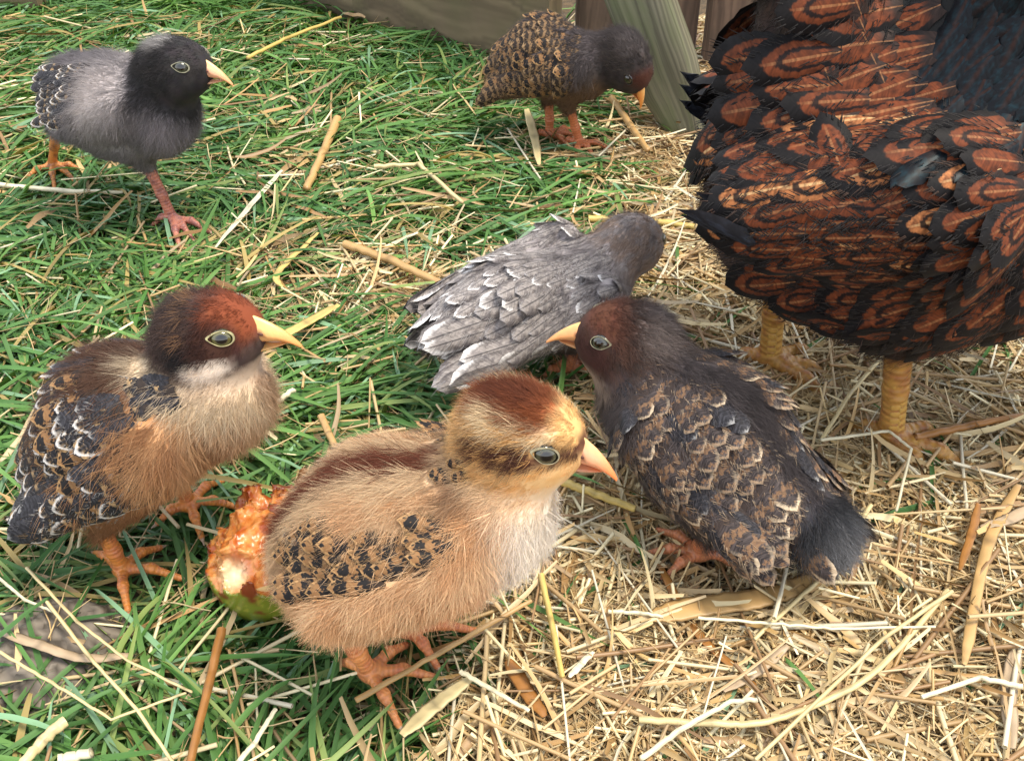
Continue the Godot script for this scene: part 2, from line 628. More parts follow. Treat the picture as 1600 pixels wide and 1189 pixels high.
func ground_and_fence() -> void:
	# soil
	var im := Image.create(256, 256, false, Image.FORMAT_RGB8)
	for j in 256:
		for i in 256:
			var a := fine.get_noise_2d(i * 0.06, j * 0.06)
			var b := fine.get_noise_2d(i * 0.4 + 90.0, j * 0.4)
			im.set_pixel(i, j, S(62, 52, 36).lerp(S(104, 84, 58), clampf(0.45 + a * 0.6 + b * 0.7, 0.0, 1.0)).linear_to_srgb())
	var soil := std(0.95)
	soil.albedo_texture = ImageTexture.create_from_image(im)
	soil.uv1_triplanar = true
	soil.uv1_world_triplanar = true
	soil.uv1_scale = Vector3(5, 5, 5)
	soil.heightmap_enabled = true
	soil.heightmap_texture = soil.albedo_texture
	soil.heightmap_scale = 0.3
	var v := PackedVector3Array()
	var n := PackedVector3Array()
	var idx := PackedInt32Array()
	var N := 80
	for j in N + 1:
		for i in N + 1:
			# fine cells near the birds, wide ones towards the horizon
			var a := float(i) / N * 2.0 - 1.0
			var b := float(j) / N * 2.0 - 1.0
			var x := a * 1.2 + pow(a, 9.0) * 60.0
			var z := b * 1.2 + pow(b, 9.0) * 60.0 - 0.6
			v.append(Vector3(x, noise.get_noise_2d(x * 6.0, z * 6.0) * 0.004 - 0.004, z))
			n.append(Vector3.UP)
	for j in N:
		for i in N:
			var o := j * (N + 1) + i
			idx.append_array([o, o + 1, o + N + 1, o + 1, o + N + 2, o + N + 1])
	var g := part("ground", mesh_of(arrays(v, n, idx)), soil, self)
	g.set_meta("kind", "structure")
	# planks
	var pw := std(0.85)
	pw.albedo_texture = grain_tex(S(100, 86, 66), S(126, 110, 86), S(92, 92, 58), 5, 0.30)
	var plank := thing("wooden_plank", "weathered grey-green plank standing on edge behind the grass, beside the pecking brown chick", "plank", Vector3(-0.605, 0.10, -1.470), deg_to_rad(-36.0))
	part("board", board_mesh(0.80, 0.24, 0.022, 2), pw, plank)
	var corner := thing("wooden_plank", "brown plank end showing in the corner above the black chick", "plank", Vector3(-1.295, 0.10, -1.222), deg_to_rad(-3.0))
	part("board", board_mesh(0.76, 0.24, 0.022, 4), pw, corner)
	var rw := std(0.85)
	rw.albedo_texture = grain_tex(S(92, 74, 62), S(122, 100, 84), S(70, 60, 52), 9, 0.35)
	for i in 3:
		var up := thing("upright_board", ["brown upright board just behind the leaning stake and the dark-headed pecking chick", "brown upright board between the leaning stake and the laced hen", "brown upright board glimpsed beside the top of the hen's tail"][i], "board", Vector3(0.125 + i * 0.128, -0.02, -1.03 + i * 0.012), 0.0, "brown upright boards of the fence")
		up.rotation = Vector3(0, 0.06 * (i % 2), PI / 2)
		part("board", board_mesh(0.62, 0.122, 0.02, 12 + i), rw, up)
	# leaning stake
	var sw := std(0.8)
	sw.albedo_texture = grain_tex(S(86, 82, 66), S(114, 110, 90), S(86, 94, 58), 14, 0.45)
	var stake := thing("pointed_stake", "green-stained wooden stake with a pointed foot leaning between plank and hen", "stake", Vector3(0.170, -0.02, -0.832))
	part("shaft", board_mesh(0.46, 0.054, 0.026, 31, 0.085), sw, stake)
	stake.rotation = Vector3(-0.20, -0.42, PI / 2 + 0.52)
	# half-buried stone
	var st := []
	for k in 5:
		st.append(cap(Vector3(-0.03 + k * 0.012, -0.004 + 0.002 * (k % 2), 0.006 * (k % 3 - 1)), Vector3(-0.02 + k * 0.012, -0.003, 0.01 * (k % 2)), 0.016, 0.013, 0.02, Vector3(0.8, 1.5, 0.7)))
	var sf := nets(st, 0.003, func(p: Vector3, d: float) -> float: return d + noise.get_noise_3dv(p * 60.0) * 0.005 + fine.get_noise_3dv(p * 190.0) * 0.0022)
	var sc := PackedColorArray()
	for p in sf.v:
		sc.append(S(70, 62, 54).lerp(S(128, 118, 106), clampf(0.5 + fine.get_noise_3dv(p * 260.0) * 1.8 + noise.get_noise_3dv(p * 50.0) * 0.6, 0.0, 1.0)))
	var stone := part("stone", mesh_of(arrays(sf.v, sf.n, sf.i, sc)), std(0.9, Color.WHITE, true), self, Transform3D(Basis(Vector3.UP, 0.2), Vector3(-0.221, 0.004, -0.293)))
	tag(stone, "grey-brown earthy stone half buried in grass near the chewed apple", "stone")


# how much straw (1) rather than grass (0) lies at a place
func strawy(x: float, z: float) -> float:
	var d := smoothstep(-0.09, 0.02, x + 0.10 * (z + 0.28) / 0.3 * 0.35)
	if z < -0.42:
		d = smoothstep(-0.02, 0.16, x + 0.02 - maxf(-z - 0.62, 0.0) * 0.18)
	d = maxf(d, 0.75 * exp(-(pow((x + 0.06) / 0.12, 2.0) + pow((z + 0.60) / 0.075, 2.0))))
	d = maxf(d, 0.55 * exp(-(pow((x - 0.08) / 0.10, 2.0) + pow((z + 0.80) / 0.06, 2.0))))
	d = maxf(d, 0.45 * exp(-(pow((x + 0.02) / 0.09, 2.0) + pow((z + 0.27) / 0.05, 2.0))))
	d = maxf(d, 0.40 * exp(-(pow((x + 0.17) / 0.04, 2.0) + pow((z + 0.76) / 0.10, 2.0))))
	return clampf(d + noise.get_noise_2d(x * 12.0, z * 12.0) * 0.42 * (1.0 - d * d * 0.75), 0.0, 1.0)


# places where a foot, the apple or a stone presses the grass down: x, z, radius
var pressed: Array[Vector3] = []


func blade_mesh(rise: float, arch: float, side: float, seed_: int) -> ArrayMesh:
	var v := PackedVector3Array()
	var n := PackedVector3Array()
	var idx := PackedInt32Array()
	var segs := 7
	var p := Vector3.ZERO
	var ang := rise
	for i in segs + 1:
		var t := float(i) / segs
		var w := 0.5 * minf(1.0, 0.55 + t * 1.6) * pow(maxf(1.0 - pow(t, 2.6), 0.0), 0.7) + 0.02
		var up := Vector3(0, cos(ang), -sin(ang))
		var tw := side * t * 2.0
		var xa := Vector3(cos(tw), sin(tw) * 0.5, 0).normalized()
		v.append_array([p - xa * w + up * w * 0.35, p, p + xa * w + up * w * 0.35])
		n.append_array([(up + xa * 0.35).normalized(), up, (up - xa * 0.35).normalized()])
		if i < segs:
			var o := i * 3
			idx.append_array([o, o + 1, o + 3, o + 1, o + 4, o + 3, o + 1, o + 2, o + 4, o + 2, o + 5, o + 4])
		# x, width and the vertical are scaled by the copy; z runs along the blade
		p += Vector3(side * 0.9 * t, sin(ang) * 14.0, cos(ang)) / segs * Vector3(6.0, 1.0, 1.0)
		ang -= arch / segs
	return mesh_of(arrays(v, n, idx))


# a bent strip or tube along z, unit length, unit width
func straw_mesh(kind: int, seed_: int) -> ArrayMesh:
	var rng := RandomNumberGenerator.new()
	rng.seed = seed_
	var v := PackedVector3Array()
	var n := PackedVector3Array()
	var idx := PackedInt32Array()
	var segs := 4 if kind == 0 else 6
	var sides := 5
	var c := Vector3.ZERO
	var head := Vector2(rng.randf_range(-0.1, 0.1), rng.randf_range(-0.1, 0.1))
	var wander := 0.05 if kind == 0 else (0.16 if kind == 1 else 0.5)
	var kink := rng.randi_range(1, segs - 1) if rng.randf() < 0.4 else -1
	var roll := rng.randf_range(-0.5, 0.5)
	for i in segs + 1:
		var t := float(i) / segs
		var w := 0.5
		if kind == 1:
			w = 0.5 * (0.55 + 0.45 * sin(t * PI)) * rng.randf_range(0.85, 1.1)
		if kind == 2:
			w = 0.5 * (1.0 - 0.5 * t)
		for k in sides:
			var a := TAU * k / sides + 0.3
			var q := Vector3(cos(a), sin(a), 0)
			if kind == 1:
				q = Vector3(cos(a), sin(a) * 0.12 + absf(cos(a)) * 0.22, 0).rotated(Vector3.BACK, roll * t * 2.0)
			v.append(c + q * w * Vector3(1, 1, 0))
			n.append((Vector3(cos(a), sin(a), 0) if kind != 1 else Vector3(-cos(a) * 0.3, signf(sin(a)), 0).normalized()))
			if i < segs:
				var o := i * sides + k
				var o2 := i * sides + (k + 1) % sides
				idx.append_array([o, o + sides, o2, o2, o + sides, o2 + sides])
		# sideways steps are stored in units of length and stretched by the copy
		c += Vector3(head.x * 18.0, head.y * 6.0, 1.0) / segs
		head += Vector2(rng.randf_range(-wander, wander), rng.randf_range(-wander, wander) * 0.7)
		if i == kink:
			head.x += rng.randf_range(-0.7, 0.7)
	for i in v.size():
		v[i].z -= 0.5
	return mesh_of(arrays(v, n, idx))


func litter() -> void:
	var rng := RandomNumberGenerator.new()
	rng.seed = 99
	for q in [[-0.060, -0.270, 0.030], [-0.03, -0.295, 0.030], [-0.05, -0.25, 0.018], [-0.195, -0.335, 0.026], [-0.165, -0.385, 0.022], [-0.25, -0.69, 0.03], [-0.385, -0.765, 0.025], [0.062, -0.825, 0.02], [0.1, -0.35, 0.03], [-0.115, -0.327, 0.028]]:
		pressed.append(Vector3(q[0], q[1], q[2]))
	var blades := []
	var bx := []
	var bc := []
	for k in 6:
		blades.append(blade_mesh([0.55, 0.8, 0.35, 1.0, 0.45, 0.15][k], [0.9, 1.5, 0.55, 1.9, 0.9, 0.25][k], [0.5, -0.4, -0.7, 0.3, 0.8, -0.2][k], k))
		var e: Array[Transform3D] = []
		bx.append(e)
		bc.append(PackedColorArray())
	var made := 0
	for k in 64000:
		var z := -0.17 - pow(rng.randf(), 0.8) * 1.22
		var x := rng.randf_range(-1.0, 1.0) * (0.20 + (-z) * 0.50)
		var s := strawy(x, z)
		if rng.randf() < smoothstep(0.0, 0.8, s) * 0.975:
			continue
		# nothing grows behind the boards
		if z < -1.045 + minf(x + 0.022, 0.0) * 0.73 and rng.randf() < 0.97:
			continue
		var press := 0.0
		for q in pressed:
			press = maxf(press, 1.0 - smoothstep(q.z * 0.8, q.z * 1.6, Vector2(x - q.x, z - q.y).length()))
		if rng.randf() < press * 0.75:
			continue
		var stone := Vector2((x + 0.221) / 0.038, (z + 0.293) / 0.028).length()
		if stone < 1.0 and rng.randf() < 0.97:
			continue
		# combed by the wind and by feet: a slowly turning lie, with many strays
		var lie := noise.get_noise_2d(x * 5.0 + 30.0, z * 5.0) * 3.4 + 1.75 + rng.randfn(0.0, 0.75)
		var kind := rng.randi_range(0, 5)
		if press > 0.1:
			kind = 5 if rng.randf() < 0.6 else 2
		var len_ := rng.randf_range(0.035, 0.095) * (1.0 + 0.2 * noise.get_noise_2d(x * 9.0, z * 9.0))
		var wid := rng.randf_range(0.0015, 0.0034)
		var b := Basis(Vector3.UP, lie)
		b = b * Basis(Vector3.RIGHT, rng.randf_range(-0.12, 0.10)) * Basis(Vector3.BACK, rng.randfn(0.0, 0.35))
		var hgt := wid * (1.0 - press * 0.75) * rng.randf_range(0.6, 1.15)
		bx[kind].append(Transform3D(Basis(b.x * wid, b.y * hgt, b.z * len_), Vector3(x, rng.randf_range(-0.004, 0.009) * (1.0 - press), z)))
		var c := S(72, 116, 46).lerp(S(120, 160, 84), rng.randf())
		c = c.lerp(S(66, 110, 60), clampf(0.4 + noise.get_noise_2d(x * 7.0, z * 7.0 + 50.0) * 0.9, 0.0, 0.8))
		var r := rng.randf()
		if r < 0.10:
			c = S(136, 156, 88)
		elif r < 0.16:
			c = S(168, 148, 92)
		elif r < 0.24:
			c = S(132, 170, 130)
		var tone := rng.randf_range(0.65, 1.15)
		bc[kind].append(Color(c.r * tone, c.g * tone, c.b * tone))
		made += 1
	var gm := std(0.55, Color.WHITE, true, Color(0.7, 0.7, 0.5))
	gm.metallic_specular = 0.45
	var grass := thing("grass", "green lawn grass lying combed and trampled between the straw", "grass")
	grass.set_meta("kind", "stuff")
	for k in 6:
		multi("blades", grass, blades[k], gm, bx[k], bc[k])
	# straw: tubes, strips and hay
	var sm := []
	var sx := []
	var sc := []
	for k in 15:
		sm.append(straw_mesh(k / 5, 300 + k))
		var e: Array[Transform3D] = []
		sx.append(e)
		sc.append(PackedColorArray())
	var pal := [S(216, 190, 138), S(200, 168, 112), S(186, 148, 94), S(230, 214, 168), S(164, 128, 80), S(178, 158, 124), S(206, 176, 126), S(138, 104, 66)]
	for k in 170000:
		var z := -0.16 - pow(rng.randf(), 0.85) * 0.98
		var x := rng.randf_range(-1.0, 1.0) * (0.20 + (-z) * 0.50)
		var s := strawy(x, z)
		var thick := s * s
		var press := 0.0
		for q in pressed:
			press = maxf(press, 1.0 - smoothstep(q.z * 0.6, q.z * 1.2, Vector2(x - q.x, z - q.y).length()))
		if rng.randf() < press * 0.8:
			continue
		if rng.randf() > thick * 0.95 + 0.045:
			continue
		var t := rng.randf()
		var kind := 0 if t < 0.22 else (1 if t < 0.42 else 2)
		var m := kind * 5 + rng.randi_range(0, 4)
		var ln := rng.randf_range(0.018, 0.075)
		var wd := rng.randf_range(0.0008, 0.0021)
		if kind == 1:
			wd = rng.randf_range(0.0016, 0.0044)
			ln = rng.randf_range(0.018, 0.065)
		elif kind == 2:
			wd = rng.randf_range(0.0004, 0.0010)
			ln = rng.randf_range(0.016, 0.06)
		if s < 0.5 and rng.randf() < 0.6:
			ln *= 1.15
		var b := Basis(Vector3.UP, rng.randf() * TAU) * Basis(Vector3.RIGHT, rng.randfn(0.0, 0.16)) * Basis(Vector3.BACK, rng.randf() * (TAU if kind != 1 else 0.9))
		# lighter, less trodden pieces lie on top
		var lay := rng.randf()
		var y := lerpf(0.000, 0.012 + 0.006 * (1.0 - s), lay) * (1.0 - press * 0.6)
		var c: Color = pal[rng.randi_range(0, 7)].lerp(pal[rng.randi_range(0, 7)], rng.randf() * 0.6)
		if kind == 2:
			c = c.lerp(S(196, 172, 126), 0.5)
		if kind == 0 and rng.randf() < 0.35:
			c = S(240, 226, 184)
		var tone := rng.randf_range(0.70, 1.16)
		sx[m].append(Transform3D(Basis(b.x * wd, b.y * wd, b.z * ln), Vector3(x, y, z)))
		sc[m].append(Color(c.r * tone, c.g * tone, c.b * tone))
	# longer clean stalks scattered over the top
	for k in 3800:
		var z := -0.17 - pow(rng.randf(), 0.85) * 0.95
		var x := rng.randf_range(-1.0, 1.0) * (0.20 + (-z) * 0.50)
		var s := strawy(x, z)
		if rng.randf() > s * s * 0.97 + 0.025:
			continue
		var m := rng.randi_range(0, 4) if rng.randf() < 0.55 else rng.randi_range(5, 9)
		var wd := rng.randf_range(0.0009, 0.0026)
		var b := Basis(Vector3.UP, rng.randf() * TAU) * Basis(Vector3.RIGHT, rng.randfn(0.0, 0.10)) * Basis(Vector3.BACK, rng.randf() * 0.9)
		var near_foot := false
		for q in pressed:
			if Vector2(x - q.x, z - q.y).length() < q.z:
				near_foot = true
		if near_foot:
			continue
		var c: Color = [S(222, 204, 162), S(208, 182, 136), S(230, 220, 192), S(190, 158, 112), S(160, 126, 88)][rng.randi_range(0, 4)]
		var tone := rng.randf_range(0.75, 1.0)
		var ln := rng.randf_range(0.035, 0.105)
		sx[m].append(Transform3D(Basis(b.x * wd, b.y * wd, b.z * ln), Vector3(x, rng.randf_range(0.011, 0.017), z)))
		sc[m].append(Color(c.r * tone, c.g * tone, c.b * tone))
	var stm := std(0.45, Color.WHITE, true, Color(0.45, 0.42, 0.3))
	var bed := thing("straw_litter", "loose broken straw and hay strewn thickly over the ground", "straw litter")
	bed.set_meta("kind", "stuff")
	for k in 15:
		multi("strands", bed, sm[k], stm, sx[k], sc[k])


# one stalk or leaf through a few points on the ground
func straw_along(pts: Array, y: float, w: float, flat: bool, seed_: int) -> ArrayMesh:
	var rng := RandomNumberGenerator.new()
	rng.seed = seed_
	var curve: Array[Vector3] = []
	var n := pts.size() / 2
	for i in n:
		curve.append(Vector3(pts[i * 2] * 0.001, y, pts[i * 2 + 1] * 0.001))
	var line: Array[Vector3] = []
	var sub := 9
	for i in n - 1:
		for k in sub:
			var t := float(k) / sub
			var m := curve[i].lerp(curve[i + 1], t)
			# long flowing leaves round their corners, stalks kink
			if (flat or n > 4) and n > 2:
				m = curve[i].cubic_interpolate(curve[i + 1], curve[maxi(i - 1, 0)], curve[mini(i + 2, n - 1)], t)
			line.append(m + Vector3(rng.randfn(0, 0.00006), rng.randfn(0, 0.0003), rng.randfn(0, 0.00006)))
	line.append(curve[n - 1])
	var v := PackedVector3Array()
	var nn := PackedVector3Array()
	var col := PackedColorArray()
	var idx := PackedInt32Array()
	var sides := 8
	var last := line.size() - 1
	var roll := rng.randf_range(-0.5, 0.5)
	for i in last + 1:
		var d := (line[mini(i + 1, last)] - line[maxi(i - 1, 0)]).normalized()
		var x := d.cross(Vector3.UP).normalized().rotated(d, (roll * (float(i) / last - 0.5)) if flat else 0.0)
		var up := x.cross(d)
		var e := minf(i, last - i) / 5.0
		var ww := w * 0.5 * rng.randf_range(0.95, 1.05) * (1.12 if i % 17 == 9 else 1.0) * lerpf(1.08, 0.85, float(i) / last) * (minf(1.0, 0.45 + e * 0.6) if flat else 1.0)
		var shade := rng.randf_range(0.86, 1.04) * (0.62 if i % 17 == 9 else 1.0) * (1.0 + 0.22 * noise.get_noise_1d(i * 0.35 + seed_ * 9.0))
		for k in sides:
			var a := TAU * k / sides
			var q := x * cos(a) * ww + up * (sin(a) * ww * (0.10 if flat else 0.9) + (absf(cos(a)) * ww * 0.22 if flat else 0.0))
			v.append(line[i] + q + up * 0.001)
			nn.append((x * cos(a) * (0.25 if flat else 1.0) + up * sin(a)).normalized())
			var s := shade * (1.0 + 0.42 * (float((k * 7 + seed_) % 5) / 4.0 - 0.5) + rng.randf_range(-0.10, 0.10))
			col.append(Color(s, s, s * 0.98))
			if i < last:
				var o := i * sides + k
				var o2 := i * sides + (k + 1) % sides
				idx.append_array([o, o2, o + sides, o2, o2 + sides, o + sides])
	for e in [0, last]:
		var c := v.size()
		v.append(line[e])
		nn.append((line[e] - line[1 if e == 0 else last - 1]).normalized())
		col.append(Color(0.5, 0.45, 0.38))
		for k in sides:
			var o: int = e * sides
			if e == 0:
				idx.append_array([c, o + (k + 1) % sides, o + k])
			else:
				idx.append_array([c, o + k, o + (k + 1) % sides])
	return mesh_of(arrays(v, nn, idx, col))


func straws() -> void:
	var tone := {"p": S(214, 194, 144), "w": S(226, 216, 184), "t": S(192, 154, 100), "y": S(208, 180, 104), "o": S(156, 106, 52), "k": S(182, 158, 128)}
	var word := {"p": "pale", "w": "whitish", "t": "tan", "y": "yellow", "o": "orange-brown", "k": "pinkish grey"}
	var mats := {}
	for k in tone:
		mats[k] = std(0.42, (tone[k] as Color).linear_to_srgb(), true, Color(0.3, 0.28, 0.2))
	var all := [
	["stalk", "p", 0, 4.1, 20, [-112, -760, -76, -764, -38, -700]],
	["stalk", "w", 1, 4.9, 18, [-187, -758, -201, -697, -213, -637]],
	["stalk", "t", 0, 6.3, 18, [-121, -642, -86, -620, -48, -589]],
	["stalk", "t", 0, 7.5, 16, [-156, -861, -159, -794, -163, -730]],
	["stalk", "y", 1, 5.4, 16, [-143, -660, -163, -606, -157, -588]],
	["stalk", "w", 0, 4.1, 14, [-410, -740, -355, -730, -308, -728]],
	["stalk", "y", 1, 7.8, 20, [-149, -520, -132, -539, -114, -561]],
	["stalk", "p", 1, 7.7, 18, [13, -880, 19, -821, 22, -768]],
	["stalk", "t", 0, 6.2, 18, [92, -903, 104, -843, 114, -795]],
	["stalk", "w", 0, 2.1, 16, [45, -310, 60, -309, 71, -307]],
	["leaf", "t", 1, 12.2, 14, [65, -308, 91, -314, 116, -318, 138, -326, 152, -332]],
	["stalk", "p", 0, 3.1, 18, [54, -251, 84, -249, 108, -250, 147, -266, 173, -286, 208, -321]],
	["stalk", "w", 0, 1.5, 20, [86, -303, 118, -300, 146, -297, 194, -298]],
	["leaf", "t", 1, 5.9, 18, [270, -393, 239, -352, 215, -307, 201, -279]],
	["stalk", "w", 0, 1.7, 22, [171, -424, 211, -432, 219, -417, 197, -370]],
	["stalk", "o", 0, 4.7, 18, [226, -431, 260, -441, 299, -451]],
	["stalk", "p", 0, 2.6, 20, [230, -506, 200, -469, 172, -426]],
	["stalk", "t", 0, 4.3, 22, [-109, -445, -102, -429, -96, -416]],
	["stalk", "y", 0, 2.9, 20, [14, -329, 18, -302, 22, -271]],
	["leaf", "w", 1, 3.4, 18, [25, -272, 31, -279, 37, -286]],
	["leaf", "o", 1, 7.3, 14, [-2, -284, 6, -268, 14, -255]],
	["leaf", "p", 1, 7.2, 16, [-46, -245, -33, -259, -18, -273]],
	["stalk", "w", 0, 2.2, 20, [-23, -274, -8, -264, 7, -254]],
	["stalk", "t", 0, 2.6, 20, [-67, -259, -32, -284, 9, -313]],
	["stalk", "o", 0, 4.1, 22, [-132, -295, -131, -263, -130, -227]],
	["stalk", "p", 0, 1.7, 24, [-216, -309, -186, -278, -157, -251, -135, -226]],
	["stalk", "p", 0, 1.4, 26, [-232, -328, -197, -296, -168, -275, -136, -259]],
	["stalk", "p", 0, 1.4, 24, [-227, -281, -198, -265, -167, -247, -139, -260]],
	["stalk", "w", 0, 1.5, 22, [-245, -325, -228, -312, -212, -305]],
	["leaf", "k", 1, 4.9, 18, [-235, -296, -214, -289, -192, -282, -170, -284]],
	["stalk", "p", 0, 4.9, 26, [-185, -245, -191, -236, -196, -224]],
	["stalk", "w", 0, 4.7, 24, [-183, -228, -170, -232]],
	["stalk", "w", 0, 3.3, 22, [-128, -470, -135, -459, -142, -448]],
	["stalk", "y", 0, 4.7, 18, [27, -395, 44, -386, 64, -375]],
	["stalk", "o", 1, 4.5, 20, [242, -377, 230, -354, 217, -332]],
	["leaf", "k", 1, 6.6, 18, [269, -376, 254, -367, 239, -362]],
	["stalk", "w", 0, 2.4, 22, [-111, -228, -106, -237, -100, -253]],
	["stalk", "y", 0, 4.0, 22, [-262, -992, -231, -1048, -185, -1110]],
	["stalk", "w", 0, 2.4, 22, [52, -230, 69, -243, 93, -257, 105, -258]],
	["leaf", "k", 1, 5.7, 14, [93, -268, 109, -278, 126, -292]],
	["leaf", "o", 1, 4.8, 12, [73, -344, 86, -301, 108, -272]],
	["stalk", "t", 0, 2.3, 12, [178, -435, 206, -464, 241, -514]],
	["stalk", "y", 0, 5.8, 14, [58, -685, 102, -684, 137, -673]],
	["stalk", "p", 0, 2.5, 16, [188, -380, 153, -333, 111, -294]],
	["stalk", "p", 0, 2.0, 20, [209, -319, 168, -291, 99, -231]],
	["stalk", "w", 0, 2.5, 18, [223, -267, 206, -272, 177, -262]],
	["leaf", "k", 1, 7.3, 14, [231, -292, 218, -268, 209, -240]],
	["stalk", "t", 0, 4.5, 10, [116, -871, 155, -819]],
	]
	var said := [
		"bent stalk lying on grass midway between black chick and pecking chick",
		"flat stalk pointing away on the grass, just beside the black chick's forward foot",
		"round stalk running from the grass to the grey chick's tail",
		"broken stalk standing out of grass between black chick and plank",
		"split strip in the grass above the rust-headed chick's beak",
		"straight stalk under the rear foot of the black chick",
		"broad strip just behind the rust-headed chick's beak",
		"strip pointing at the viewer just left of the pecking chick's foot",
		"round stalk leaning beneath the pecking chick's breast",
		"thin short stalk meeting the big flat leaf under the mottled chick's tail",
		"big flat leaf blade lying under the mottled chick's tail",
		"long curved stalk sweeping across the open straw below the mottled chick",
		"thin long stalk lying just below the big flat leaf",
		"long folded leaf at the frame's edge below the hen's foot",
		"thin twice-bent stalk before the hen's nearer foot",
		"thick stalk running from the hen's nearer foot to the frame's edge",
		"slim stalk leaning on the hen's nearer shank",
		"short stalk poking up from grass behind the buff chick's back",
		"slim stalk lying straight in front of the buff chick's breast",
		"small strip at the end of the slim stalk before the buff chick",
		"broad leaf sheath in the straw before the buff chick's toes",
		"wide leaf at the toe tips of the buff chick's nearer foot",
		"slim stalk lying between the buff chick's toes and the orange-brown leaf",
		"long stalk running from the buff chick's nearer foot towards the mottled chick",
		"thick upright-lying stem in the grass below the apple",
		"long slim stalk crossing the stone's grass, longest of the crossing stalks",
		"thin stalk crossing from the rust-headed chick's foot over the stone",
		"thin bent stalk with a sharp corner in the grass below the stone",
		"thin short stalk on the grass just above the stone",
		"frayed leaf lying across the stone",
		"stout cut stalk in the grass at the frame's bottom corner below the stone",
		"blunt stout stalk end beside the stout cut stalk at the bottom edge",
		"short stalk in front of the rust-headed chick's breast",
		"flattened stalk passing below the buff chick's beak",
		"strip standing in the litter right of the mottled chick's tail",
		"leaf joining the long folded leaf near the frame's edge",
		"short stalk at the bottom edge below the orange-brown stem",
		"slim stalk in the grass near the plank's foot",
		"stalk with a bent end at the bottom edge of the open straw",
		"broad leaf scrap inside the curve of the long sweeping stalk",
		"folded leaf in the litter between buff chick and curved stalk",
		"slim stalk lying between the hen's two feet",
		"stalk lying behind the grey chick's head beside the hen",
		"stalk running down from beside the mottled chick's tail through the open straw",
		"long slim stalk crossing the curved stalk towards the bottom edge",
		"slim stalk lying against the frame's edge in the corner litter",
		"broad pale leaf in the corner litter below the hen",
		"short stalk at the foot of the leaning stake",
	]
	for i in all.size():
		var a: Array = all[i]
		var o := part("straw_" + a[0], straw_along(a[5], a[4] * 0.001, a[3] * 0.001, a[2] == 1, 500 + i), mats[a[1]], self)
		tag(o, word[a[1]] + " " + said[i], "straw", "single straws on top of the litter")


func apple() -> void:
	var R := 0.0315
	var c0 := Vector3(0, 0, 0)
	var bites := []
	var rng := RandomNumberGenerator.new()
	rng.seed = 5
	for k in 46:
		var d := Vector3(rng.randfn(-0.25, 0.75), rng.randf_range(0.12, 1.1), rng.randfn(0.25, 0.75)).normalized()
		bites.append([d * R * rng.randf_range(0.94, 1.12), rng.randf_range(0.0060, 0.0115)])
	var f := nets([cap(c0 + Vector3(0, -0.004, 0), c0 + Vector3(0, 0.004, 0), R, R * 1.02, 0.004)], 0.0013, func(p: Vector3, d: float) -> float:
		var e := d
		for b in bites:
			e = maxf(e, float(b[1]) - (p - b[0]).length())
		if e > d + 0.0002:
			e += noise.get_noise_3dv(p * 260.0) * 0.0012 + noise.get_noise_3dv(p * 90.0) * 0.002
		# a ragged core is left standing
		var core := ((p - Vector3(0.010, 0.020, -0.012)) * Vector3(1.2, 0.8, 1.2)).length() - 0.0085 + noise.get_noise_3dv(p * 220.0) * 0.003
		return minf(e, core))
	var col := PackedColorArray()
	for p in f.v:
		var r: float = (Vector3(p.x, maxf(absf(p.y) - 0.004, 0.0), p.z)).length()
		var a := noise.get_noise_3dv(p * 70.0)
		var b := noise.get_noise_3dv(p * 210.0)
		if r > R - 0.0006:
			var c := S(116, 124, 42).lerp(S(112, 52, 28), smoothstep(-0.10, 0.25, a + p.y * 22.0 - p.z * 6.0 - p.x * 8.0 + 0.05))
			col.append(c.lerp(S(178, 168, 70), smoothstep(0.25, 0.4, b) * 0.4))
		else:
			var c := S(186, 104, 46).lerp(S(214, 148, 82), clampf(0.5 + b * 1.3, 0.0, 1.0)).lerp(S(168, 78, 24), smoothstep(0.05, 0.4, a))
			var fresh := exp(-(p - Vector3(-0.012, 0.006, 0.020)).length_squared() / 0.00005)
			c = c.lerp(S(248, 232, 190), clampf(fresh * 0.75 + b * 0.3 * fresh, 0.0, 1.0))
			col.append(c)
	var am := std(0.32, Color.WHITE, true)
	am.clearcoat_enabled = true
	am.clearcoat = 0.15
	am.clearcoat_roughness = 0.2
	am.subsurf_scatter_enabled = true
	am.clearcoat_enabled = true
	am.clearcoat = 0.15
	am.clearcoat_roughness = 0.2
	am.subsurf_scatter_strength = 0.15
	var ap := thing("apple", "half-eaten windfall apple with orange-brown flesh and green-red skin behind the buff chick", "apple", Vector3(-0.117, 0.027, -0.338))
	part("flesh", mesh_of(arrays(f.v, f.n, f.i, col)), am, ap)
	var st := nets([cap(Vector3(0.013, 0.026, -0.016), Vector3(0.017, 0.034, -0.020), 0.0016, 0.0024, 0.001)], 0.0008)
	part("stalk", mesh_of(arrays(st.v, st.n, st.i)), std(0.8, Color(0.42, 0.27, 0.12)), ap)
	# the flap of skin that curls off the bitten rim
	var v := PackedVector3Array()
	var nn := PackedVector3Array()
	var idx := PackedInt32Array()
	for i in 11:
		var t := float(i) / 10.0
		var a := lerpf(2.35, 0.75, t)
		var base := Vector3(cos(a) * 0.0285, lerpf(-0.006, 0.012, t), sin(a) * 0.0285)
		var out := Vector3(cos(a), 0.4, sin(a)).normalized()
		var wv := 0.0045 * sin(t * PI) + 0.0008
		v.append_array([base, base + out * 0.0018 + Vector3(0, wv, 0)])
		nn.append_array([out, out])
		if i < 10:
			idx.append_array([i * 2, i * 2 + 1, i * 2 + 2, i * 2 + 1, i * 2 + 3, i * 2 + 2])
	part("peel", mesh_of(arrays(v, nn, idx)), std(0.45, Color(0.86, 0.72, 0.48), false, Color(0.4, 0.35, 0.2)), ap)


